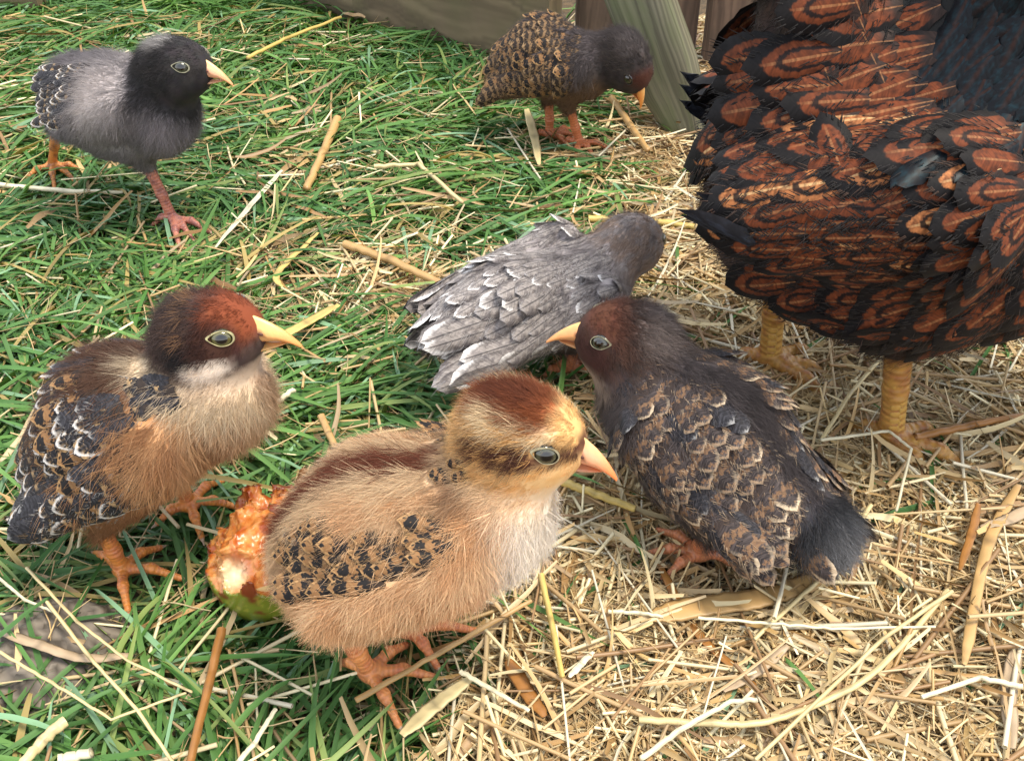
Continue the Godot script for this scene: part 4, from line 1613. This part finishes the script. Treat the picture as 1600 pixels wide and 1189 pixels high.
func chicks() -> void:
	# black chick striding through the grass
	build_bird({"name": "chick", "label": "charcoal-black chick striding on grass with orange beak and grey wing patch", "at": Vector3(-0.3116, 0, -0.7133), "yaw": -20.0, "seed": 41, "hairs": 56000,
		"head": Vector3(0.0865, 0.1345, 0.0), "head_yaw": 6.0, "head_pitch": 2.0, "head_r": 1.12, "big": 1.05, "a0": Vector3(-0.004, 0.098, 0), "a1": Vector3(0.064, 0.096, 0), "paint": paint_black, "down_len": 0.011,
		"beak": S(236, 178, 140), "beak_tip": S(228, 160, 110), "lid": S(170, 166, 140), "iris": S(92, 92, 76),
		"body": [cap(Vector3(0.000, 0.1010, 0), Vector3(0.026, 0.0960, 0), 0.0300, 0.0355), cap(Vector3(0.026, 0.0960, 0), Vector3(0.060, 0.0950, 0), 0.0355, 0.0300), cap(Vector3(0.060, 0.102, 0), Vector3(0.078, 0.126, 0), 0.0280, 0.0220),
			cap(Vector3(0.044, 0.104, 0.028), Vector3(0.002, 0.092, 0.031), 0.015, 0.011), cap(Vector3(0.044, 0.104, -0.028), Vector3(0.002, 0.092, -0.031), 0.015, 0.011), cap(Vector3(-0.012, 0.095, 0), Vector3(-0.026, 0.086, 0), 0.020, 0.012)],
		"legs": [leg(Vector3(0.045, 0.078, 0.014), Vector3(0.0485, 0.0545, 0.0065), Vector3(0.058, 0.0095, 0.0055), [Vector3(0.0895, 0.006, 0.0243), Vector3(0.088, 0.006, 0.040), Vector3(0.094, 0.006, 0.008), Vector3(0.044, 0.006, 0.012)], {"c": S(186, 118, 96), "c2": S(120, 74, 72), "r": 0.0040}),
			leg(Vector3(-0.012, 0.078, -0.016), Vector3(-0.062, 0.058, -0.026), Vector3(-0.087, 0.0095, -0.0354), [Vector3(-0.054, 0.006, -0.0235), Vector3(-0.062, 0.006, -0.006), Vector3(-0.058, 0.006, -0.042), Vector3(-0.098, 0.006, -0.012)], {"c": S(196, 126, 62), "c2": S(110, 70, 50), "thigh": 0.017})]})
	for side in [1.0, -1.0]:
		var w := wing()
		tract(w[0], w[1], -0.08, 0.36, 5, side * 0.40, side * 1.50, 8, 0.019, 0.0085, 0.12, Vector3(-1, -0.35, 0), M.f_round, [M.bar_white, M.dark, M.bar_white])
	finish()
	# brown chick with barred slate wings
	build_bird({"name": "chick", "label": "rust-headed chick with white cheeks and barred slate wings standing beside the apple", "at": Vector3(-0.1812, 0, -0.3604), "yaw": 5.0, "seed": 42, "bright": 1.25, "hairs": 84000,
		"head": Vector3(0.049, 0.1400, 0.0), "head_yaw": -12.0, "head_pitch": 8.0, "head_r": 1.04, "big": 1.04, "a0": Vector3(-0.024, 0.068, 0), "a1": Vector3(0.046, 0.102, 0), "paint": paint_brown, "reach": 0.085, "raise": 0.0008,
		"beak": S(236, 180, 112), "beak_tip": S(226, 150, 84), "lid": S(196, 186, 138), "iris": S(128, 124, 74),
		"body": [cap(Vector3(-0.018, 0.073, 0), Vector3(0.002, 0.088, 0), 0.0285, 0.0360), cap(Vector3(0.002, 0.088, 0), Vector3(0.044, 0.103, 0), 0.0360, 0.0265), cap(Vector3(0.041, 0.106, 0), Vector3(0.045, 0.124, 0), 0.0260, 0.0205), cap(Vector3(-0.022, 0.066, 0), Vector3(-0.034, 0.058, 0), 0.020, 0.011),
			cap(Vector3(0.022, 0.093, 0.031), Vector3(-0.028, 0.066, 0.030), 0.014, 0.010), cap(Vector3(0.022, 0.093, -0.031), Vector3(-0.028, 0.066, -0.030), 0.014, 0.010)],
		"legs": [leg(Vector3(-0.004, 0.062, 0.018), Vector3(-0.0165, 0.041, 0.0195), Vector3(-0.0136, 0.0095, 0.0202), [Vector3(0.017, 0.006, 0.0258), Vector3(-0.006, 0.006, 0.046), Vector3(0.002, 0.006, 0.003), Vector3(-0.0317, 0.006, 0.004)], {"c": S(206, 130, 62)}),
			leg(Vector3(0.018, 0.066, -0.016), Vector3(0.0085, 0.038, -0.0215), Vector3(0.0127, 0.0095, -0.0227), [Vector3(0.027, 0.006, -0.0441), Vector3(0.038, 0.006, -0.022), Vector3(0.022, 0.006, 0.0), Vector3(-0.004, 0.006, -0.0133)], {"c": S(206, 130, 62)})]})
	for side in [1.0, -1.0]:
		var w := wing()
		tract(w[0], w[1], -0.28, -0.02, 3, side * 0.80, side * 1.75, 6, 0.028, 0.0115, 0.06, Vector3(-1, -0.55, 0), M.f_long, [M.bar_buff, M.dark, M.bar_white])
		tract(w[0], w[1], -0.20, 0.62, 8, side * 0.62, side * 1.70, 7, 0.0205, 0.0120, 0.09, Vector3(-1, -0.6, 0), M.f_round, [M.bar_white, M.bar_white, M.bar_buff, M.bar_white, M.dark])
		tract(w[0], w[1], 0.55, 0.95, 4, side * 0.50, side * 0.86, 3, 0.0185, 0.0115, 0.10, Vector3(-1, -0.3, 0), M.f_round, [M.dark, M.bar_white])
	tract(B.root, B.loose, -0.34, 0.55, 7, -0.55, 0.55, 5, 0.019, 0.0105, 0.09, Vector3(-1, -0.5, 0), M.f_round, [M.bar_white, M.dark, M.bar_white, M.bar_buff])
	finish()
	# buff chick nearest the apple
	build_bird({"name": "chick", "label": "fluffy buff chick with chestnut crown and white breast standing before the apple", "at": Vector3(-0.056, 0, -0.2895), "yaw": 0.0, "seed": 43, "hairs": 150000, "bright": 1.35, "bare": 0.03,
		"head": Vector3(0.0600, 0.1475, 0.0), "head_yaw": -18.0, "head_pitch": -6.0, "head_r": 1.04, "big": 1.0, "a0": Vector3(-0.0236, 0.0816, 0), "a1": Vector3(0.042, 0.104, 0), "paint": paint_buff, "down_len": 0.0112,
		"beak": S(232, 168, 128), "beak_tip": S(232, 128, 74), "lid": S(176, 164, 130), "iris": S(96, 94, 70),
		"body": [cap(Vector3(-0.0110, 0.0830, 0), Vector3(0.0073, 0.0925, 0), 0.0310, 0.0355), cap(Vector3(0.0063, 0.0925, 0), Vector3(0.0430, 0.1045, 0), 0.0360, 0.0285), cap(Vector3(0.041, 0.109, 0), Vector3(0.054, 0.133, 0), 0.0265, 0.0205),
			cap(Vector3(0.030, 0.102, 0.029), Vector3(-0.012, 0.088, 0.034), 0.015, 0.012), cap(Vector3(0.030, 0.102, -0.029), Vector3(-0.012, 0.088, -0.034), 0.015, 0.012), cap(Vector3(-0.010, 0.075, 0), Vector3(-0.016, 0.070, 0), 0.027, 0.023)],
		"legs": [leg(Vector3(-0.006, 0.066, 0.015), Vector3(-0.0167, 0.044, 0.0114), Vector3(-0.0079, 0.0100, 0.0114), [Vector3(0.0227, 0.006, 0.0107), Vector3(0.0081, 0.006, 0.0367), Vector3(0.008, 0.006, -0.008), Vector3(-0.0238, 0.006, 0.0025)], {"c": S(216, 142, 84), "r": 0.0040}),
			leg(Vector3(0.010, 0.066, -0.014), Vector3(0.000, 0.042, -0.0126), Vector3(0.0078, 0.0100, -0.0126), [Vector3(0.0409, 0.006, -0.0148), Vector3(0.0227, 0.006, 0.0059), Vector3(0.026, 0.006, -0.030), Vector3(-0.010, 0.006, -0.008)], {"c": S(214, 134, 84), "r": 0.0039})]})
	for side in [1.0, -1.0]:
		var w := wing()
		tract(w[0], w[1], 0.12, 0.95, 7, side * 0.86, side * 1.22, 5, 0.0205, 0.0084, 0.20, Vector3(-1, 0.05, 0), M.f_round, [M.bar_buff, M.bar_buff2])
		tract(w[0], w[1], 0.14, 0.42, 4, side * 0.52, side * 0.84, 3, 0.0170, 0.0082, 0.22, Vector3(-1, -0.2, 0), M.f_round, [M.bar_buff, M.bar_buff2, M.mottle])
		tract(w[0], w[1], 1.02, 1.12, 2, side * 0.30, side * 0.46, 2, 0.008, 0.005, 0.40, Vector3(-1, -0.1, 0), M.f_round, [M.bar_buff])
	finish()
	# dark mottled chick seen from behind
	build_bird({"name": "chick", "label": "dark mottled chick with fluffy blackish tail turning its rusty head over the straw", "at": Vector3(0.1031, 0, -0.3671), "yaw": 135.0, "seed": 44, "hairs": 76000,
		"head": Vector3(0.0655, 0.1005, 0.0), "head_yaw": 40.0, "head_pitch": 8.0, "head_r": 1.08, "a0": Vector3(-0.0229, 0.0544, 0), "a1": Vector3(0.0461, 0.078, 0), "paint": paint_dark,
		"beak": S(232, 168, 110), "beak_tip": S(222, 150, 92), "lid": S(164, 158, 128), "iris": S(84, 84, 70),
		"body": [cap(Vector3(-0.0180, 0.0570, 0), Vector3(0.009, 0.0671, 0), 0.0290, 0.0370), cap(Vector3(0.009, 0.0671, 0), Vector3(0.0461, 0.078, 0), 0.0370, 0.0265), cap(Vector3(0.047, 0.082, 0), Vector3(0.060, 0.096, 0), 0.0250, 0.0200), cap(Vector3(-0.032, 0.056, 0.001), Vector3(-0.0535, 0.050, 0.002), 0.0150, 0.0185, 0.008),
			cap(Vector3(0.030, 0.080, 0.029), Vector3(-0.030, 0.052, 0.030), 0.013, 0.009, 0.008), cap(Vector3(0.030, 0.080, -0.029), Vector3(-0.030, 0.052, -0.030), 0.013, 0.009, 0.008)],
		"legs": [leg(Vector3(-0.002, 0.050, -0.018), Vector3(-0.008, 0.030, -0.021), Vector3(-0.0065, 0.0095, -0.0185), [Vector3(0.0165, 0.006, -0.038), Vector3(0.022, 0.006, -0.018), Vector3(-0.002, 0.006, -0.044), Vector3(-0.020, 0.006, -0.010)], {"c": S(176, 112, 74)}),
			leg(Vector3(0.002, 0.050, 0.018), Vector3(-0.004, 0.030, 0.019), Vector3(0.0, 0.0095, 0.0185), [Vector3(0.026, 0.006, 0.010), Vector3(0.027, 0.006, 0.026), Vector3(0.014, 0.006, 0.042), Vector3(-0.016, 0.006, 0.014)], {"c": S(176, 112, 74)})]})
	for side in [1.0, -1.0]:
		var w := wing()
		tract(w[0], w[1], -0.34, -0.02, 3, side * 1.0, side * 1.95, 6, 0.030, 0.0115, 0.07, Vector3(-1, -0.45, 0), M.f_long, [M.mottle, M.mottle2])
		tract(w[0], w[1], -0.22, 1.05, 12, side * (0.34 if side < 0 else 0.26), side * 1.75, 9, 0.0190, 0.0112, 0.13, Vector3(-1, -0.45, 0), M.f_round, [M.mottle, M.mottle, M.mottle2, M.dark], 1.25)
	finish()
	# grey chick lying in front of the hen
	build_bird({"name": "chick", "label": "silver-grey chick crouched head away with long pale-tipped wing feathers", "at": Vector3(0.0202, 0, -0.5116), "yaw": 32.0, "seed": 45, "bright": 1.2, "hairs": 40000,
		"head": Vector3(0.0640, 0.0795, 0.0), "head_yaw": 14.0, "head_pitch": -22.0, "head_r": 0.92, "a0": Vector3(-0.0542, 0.0607, 0), "a1": Vector3(0.0315, 0.0597, 0), "paint": paint_grey, "down_len": 0.011,
		"body": [cap(Vector3(-0.0480, 0.0590, 0), Vector3(-0.0238, 0.0600, 0), 0.0235, 0.0290), cap(Vector3(-0.0238, 0.0600, 0), Vector3(0.0315, 0.0590, 0), 0.0290, 0.0250), cap(Vector3(0.034, 0.062, 0), Vector3(0.058, 0.076, 0), 0.0195, 0.0160), cap(Vector3(-0.050, 0.058, 0), Vector3(-0.078, 0.056, 0), 0.018, 0.006),
			cap(Vector3(0.020, 0.066, 0.028), Vector3(-0.052, 0.052, 0.028), 0.014, 0.009, 0.008), cap(Vector3(0.026, 0.076, -0.024), Vector3(-0.040, 0.068, -0.026), 0.014, 0.009, 0.006)],
		"legs": [leg(Vector3(0.0, 0.046, 0.014), Vector3(0.010, 0.028, 0.018), Vector3(0.0047, 0.0095, 0.0145), [Vector3(0.036, 0.006, 0.017), Vector3(0.026, 0.006, 0.036), Vector3(0.028, 0.006, 0.0), Vector3(-0.010, 0.006, 0.012)], {"c": S(186, 116, 74)}),
			leg(Vector3(0.004, 0.046, -0.014), Vector3(0.012, 0.028, -0.018), Vector3(0.008, 0.0095, -0.0165), [Vector3(0.036, 0.006, -0.017), Vector3(0.026, 0.006, -0.036), Vector3(0.028, 0.006, -0.002), Vector3(-0.008, 0.006, -0.014)], {"c": S(186, 116, 74)})]})
	for side in [1.0, -1.0]:
		var w := wing()
		tract(w[0], w[1], 0.02, 0.22, 3, side * 0.72, side * 1.90, 5, 0.047, 0.0135, 0.03, Vector3(-1, -0.08, 0), M.f_long, [M.grey_tip, M.grey])
		tract(w[0], w[1], 0.18, 0.50, 4, side * 0.50, side * 1.75, 6, 0.030, 0.0120, 0.06, Vector3(-1, -0.20, 0), M.f_long, [M.grey_tip, M.grey, M.grey])
		tract(w[0], w[1], 0.42, 1.02, 6, side * 0.25, side * 1.60, 7, 0.018, 0.0095, 0.12, Vector3(-1, -0.25, 0), M.f_round, [M.grey, M.grey_tip])
	tract(B.root, B.loose, -0.22, 0.70, 8, -0.65, 0.65, 5, 0.020, 0.0080, 0.16, Vector3(-1, -0.1, 0), M.f_point, [M.grey, M.grey_tip])
	finish()
	# brown barred chick pecking by the stake
	build_bird({"name": "chick", "label": "brown barred chick pecking with lowered black head beside the leaning stake", "at": Vector3(0.0472, 0, -0.821), "yaw": -15.0, "seed": 46, "hairs": 30000,
		"head": Vector3(0.0500, 0.0900, 0.004), "head_yaw": -32.0, "head_pitch": -50.0, "big": 0.92, "a0": Vector3(-0.0406, 0.0787, 0), "a1": Vector3(0.011, 0.0785, 0), "paint": paint_pecking, "down_len": 0.011, "down_w": 0.0004,
		"beak": S(216, 140, 70), "beak_tip": S(214, 130, 58), "lid": S(70, 60, 50), "iris": S(60, 50, 40),
		"body": [cap(Vector3(-0.0406, 0.0800, 0), Vector3(-0.0216, 0.0870, 0), 0.0235, 0.0300), cap(Vector3(-0.0216, 0.0870, 0), Vector3(0.011, 0.0800, 0), 0.0300, 0.0245), cap(Vector3(0.014, 0.083, 0), Vector3(0.040, 0.098, 0.002), 0.0215, 0.0185), cap(Vector3(-0.045, 0.074, 0), Vector3(-0.056, 0.066, 0), 0.016, 0.009),
			cap(Vector3(0.004, 0.086, 0.023), Vector3(-0.050, 0.066, 0.022), 0.013, 0.009), cap(Vector3(0.004, 0.086, -0.023), Vector3(-0.050, 0.066, -0.022), 0.013, 0.009)],
		"legs": [leg(Vector3(-0.002, 0.068, 0.010), Vector3(0.0030, 0.044, 0.003), Vector3(0.0105, 0.0095, -0.002), [Vector3(0.027, 0.006, 0.0124), Vector3(0.040, 0.006, -0.004), Vector3(0.014, 0.006, 0.028), Vector3(-0.008, 0.006, -0.004)], {"c": S(186, 108, 66)}),
			leg(Vector3(-0.010, 0.066, -0.012), Vector3(-0.020, 0.042, -0.014), Vector3(-0.018, 0.0095, -0.012), [Vector3(0.010, 0.006, -0.018), Vector3(0.006, 0.006, 0.004), Vector3(0.002, 0.006, -0.034), Vector3(-0.034, 0.006, -0.010)], {"c": S(170, 100, 62)})]})
	for side in [1.0, -1.0]:
		var w := wing()
		tract(w[0], w[1], -0.50, -0.20, 2, side * 1.0, side * 2.0, 6, 0.028, 0.0105, 0.06, Vector3(-1, -0.7, 0), M.f_long, [M.peppered, M.bar_buff])
		tract(w[0], w[1], -0.55, 0.95, 10, side * 0.10, side * 1.80, 8, 0.0185, 0.0110, 0.12, Vector3(-1, -0.45, 0), M.f_round, [M.peppered, M.bar_buff, M.bar_buff2, M.peppered])
	finish()


func paint_hen(p: Vector3, n: Vector3, q: Vector3, a: Vector3, wh: float) -> void:
	var b := blot(p, 60.0)
	var c := mixed(S(34, 26, 24), S(66, 48, 40), 0.5 + b * 1.3)
	c = mixed(c, S(92, 72, 62), smoothstep(0.25, -0.3, a.x) * smoothstep(1.5, 2.1, absf(a.y)) * 0.7)
	c = mixed(c, S(16, 18, 20), smoothstep(0.185, 0.21, p.y) * smoothstep(-0.05, -0.02, p.x))
	h_col = c
	if p.y > 0.216 and p.x > -0.005:
		h_skip = true
	# fluff hangs long under the tail and round the thighs
	h_len = 0.008 * smoothstep(1.1, 1.7, absf(a.y)) + 0.011


func hen() -> void:
	var root := build_bird({"name": "hen", "label": "chestnut hen with black-laced feathers standing among the chicks, cut off by the frame", "category": "hen", "group": "", "at": Vector3(0.1925, 0, -0.4737), "yaw": -5.0, "seed": 47, "hairs": 40000,
		"head": Vector3(0.105, 0.385, 0.0), "head_yaw": 0.0, "head_pitch": 0.0, "head_r": 1.2, "big": 1.2, "a0": Vector3(-0.055, 0.165, 0), "a1": Vector3(0.095, 0.150, 0), "reach": 0.17, "cell": 0.006, "raise": 0.0016, "barbs": 26, "paint": paint_hen, "down_len": 0.02, "down_w": 0.0006,
		"body": [cap(Vector3(-0.032, 0.163, 0), Vector3(0.035, 0.160, 0), 0.058, 0.073, 0.03), cap(Vector3(0.035, 0.160, 0), Vector3(0.105, 0.162, 0), 0.073, 0.070, 0.03), cap(Vector3(-0.036, 0.187, 0), Vector3(-0.056, 0.265, 0), 0.042, 0.024, 0.03),
			cap(Vector3(-0.036, 0.128, 0), Vector3(-0.014, 0.118, 0), 0.044, 0.040, 0.03), cap(Vector3(0.036, 0.200, 0), Vector3(0.046, 0.285, 0), 0.062, 0.046, 0.03), cap(Vector3(0.046, 0.285, 0), Vector3(0.098, 0.372, 0), 0.040, 0.022, 0.02),
			cap(Vector3(0.008, 0.178, 0.058), Vector3(-0.056, 0.168, 0.050), 0.039, 0.030, 0.010), cap(Vector3(0.008, 0.178, -0.058), Vector3(-0.056, 0.168, -0.050), 0.039, 0.030, 0.010),
			cap(Vector3(0.010, 0.120, 0.034), Vector3(0.016, 0.102, 0.034), 0.042, 0.024, 0.03), cap(Vector3(-0.036, 0.120, -0.036), Vector3(-0.038, 0.100, -0.036), 0.042, 0.024, 0.03)],
		"legs": [leg(Vector3(0.012, 0.110, 0.034), Vector3(0.0165, 0.080, 0.033), Vector3(0.0262, 0.0175, 0.0325), [Vector3(0.0755, 0.006, 0.0560), Vector3(0.046, 0.006, 0.066), Vector3(0.066, 0.006, 0.018), Vector3(0.004, 0.006, 0.018)], {"c": S(178, 132, 66), "c2": S(150, 96, 58), "r": 0.0072, "sink": 0.007, "thigh": 0.020}),
			leg(Vector3(-0.036, 0.110, -0.036), Vector3(-0.040, 0.080, -0.036), Vector3(-0.0345, 0.0175, -0.035), [Vector3(0.014, 0.006, -0.020), Vector3(0.006, 0.006, 0.004), Vector3(0.006, 0.006, -0.056), Vector3(-0.062, 0.006, -0.044)], {"c": S(170, 126, 62), "c2": S(146, 94, 56), "r": 0.0070, "sink": 0.007, "thigh": 0.020})]})
	var rng: RandomNumberGenerator = B.rng
	# scales down the front of both shanks
	for l in [[Vector3(0.0165, 0.080, 0.033), Vector3(0.0262, 0.0175, 0.0325), 0.0072], [Vector3(-0.040, 0.080, -0.036), Vector3(-0.0345, 0.0175, -0.035), 0.0070]]:
		var counts := {}
		var holder := Node3D.new()
		holder.name = "shank" if not root.has_node("shank") else "shank_001"
		root.add_child(holder)
		var ax: Vector3 = (l[1] - l[0]).normalized()
		var plate := sphere_part(0.0040, func(q: Vector3) -> Color: return S(186, 142, 72) * (0.85 + 0.25 * q.z), Vector3(1.0, 1.0, 0.26), 6, 10)
		for i in 13:
			for j in 4:
				var a := (j - 1.5) * 0.72 + 0.55
				var out := (Vector3(cos(a), 0, sin(a)) - ax * Vector3(cos(a), 0, sin(a)).dot(ax)).normalized()
				var at: Vector3 = l[0].lerp(l[1], (i + (0.5 if j % 2 else 0.0)) / 13.0) + out * (l[2] * 1.0 - 0.0010)
				var o := MeshInstance3D.new()
				o.mesh = plate
				o.material_override = M.leg
				var side := ax.cross(out)
				o.transform = Transform3D(Basis(side * 0.78, ax * rng.randf_range(0.62, 0.72), out * 0.8), at)
				o.name = kids_name(counts, "scale")
				holder.add_child(o)
	var lace := [M.lace, M.lace, M.lace_broken, M.lace_single, M.lace]
	var rust := [M.lace, M.lace_broken, M.lace_single, M.lace, M.lace, M.lace_tan, M.lace_single]
	# the side turned away from the picture carries its feathers as one coat
	var coat := {"stuff": true}
	B.keep_off = Vector3(0.0, 0.217, 0)
	for side in [-1.0, 1.0]:
		var w := wing() if side > 0 else [root, coat]
		for i in 3:
			lay(w[0], w[1], "flight_feather" if side > 0 else "plumage", around(0.12 - i * 0.02, side * (1.92 - i * 0.05)), Vector3(-1, 0.50 + 0.05 * i, 0), 0.086, 0.0100, -0.06 + 0.004 * i, M.f_long[i % 2], M.slate)
		tract(w[0], w[1], -0.10, 0.24, 5, side * 0.80, side * 1.62, 7, 0.040, 0.0210, 0.08, Vector3(-1, -0.20, 0), M.f_round, rust)
		tract(w[0], w[1], 0.18, 0.58, 7, side * 0.42, side * 1.66, 10, 0.035, 0.0180, 0.08, Vector3(-1, -0.20, 0), M.f_round, rust)
	var c := {}
	for half in 2:
		var e := c if half == 1 else coat
		var h := 1.0 if half == 1 else -1.0
		tract(root, e, -0.22, 0.72, 9, h * 0.02, h * 0.95, 7, 0.042, 0.0215, 0.14, Vector3(-1, -0.25, 0), M.f_round, rust)
		tract(root, e, 0.05, 0.66, 6, h * 1.66, h * 2.30, 6, 0.040, 0.0240, 0.08, Vector3(-1, -0.6, 0), M.f_round, lace)
		tract(root, e, 0.58, 1.32, 8, h * 0.70, h * 2.15, 10, 0.042, 0.0250, 0.07, Vector3(-0.9, -0.9, 0), M.f_round, lace)
	# saddle rising to the tail
	for i in 40:
		var t := i / 39.0
		var a := fposmod(i * 2.4, 3.2) - 1.6
		var base := Vector3(-0.040, 0.19, 0).lerp(Vector3(-0.058, 0.262, 0), 1.0 - t)
		var out := (Vector3(0.55, 0.25, 0) * cos(a) + Vector3(0, 0, 1) * sin(a)).normalized()
		var p := march(B.prims, base + out * 0.1, -out, 0.12)
		lay(root, c, "feather", [p, gradient(B.prims, p)], Vector3(-0.45, 0.9, 0), 0.036, 0.0185, 0.02, M.f_round[i % 3], rust[i % 5])
	B.erase("keep_off")
	for i in 7:
		for j in 12:
			var at := around(lerpf(0.40, 0.90, i / 6.0), lerpf(-0.95, 0.95, (j + 0.5 * (i % 2)) / 11.5))
			if at[0].y < 0.210 or at[0].x < -0.012:
				continue
			lay(root, c, "hackle_feather", at, Vector3(-0.7, -0.5, 0.25 * signf(at[0].z)), 0.038, 0.0135, 0.05, M.f_point[(i + j) % 2], M.hackle, rng.randfn(0, 0.12))
	# hackle hanging from the neck over the shoulders
	for i in 14:
		for j in 19:
			var t := i / 13.0
			var a := TAU * (j + 0.5 * (i % 2)) / 19.0 + rng.randf_range(-0.1, 0.1)
			var base := Vector3(0.038, 0.196, 0).lerp(Vector3(0.044, 0.290, 0), t)
			if cos(a) < -0.75:
				continue
			var out := Vector3(cos(a), 0.25, sin(a)).normalized()
			var p := march(B.prims, base + out * 0.14, -out, 0.14)
			lay(root, c, "hackle_feather", [p, gradient(B.prims, p)], Vector3(-0.30, -0.95, 0.0), lerpf(0.050, 0.048, t), 0.0170, 0.09, M.f_point[(i + j) % 2], M.hackle, rng.randfn(0, 0.1))
	finish()
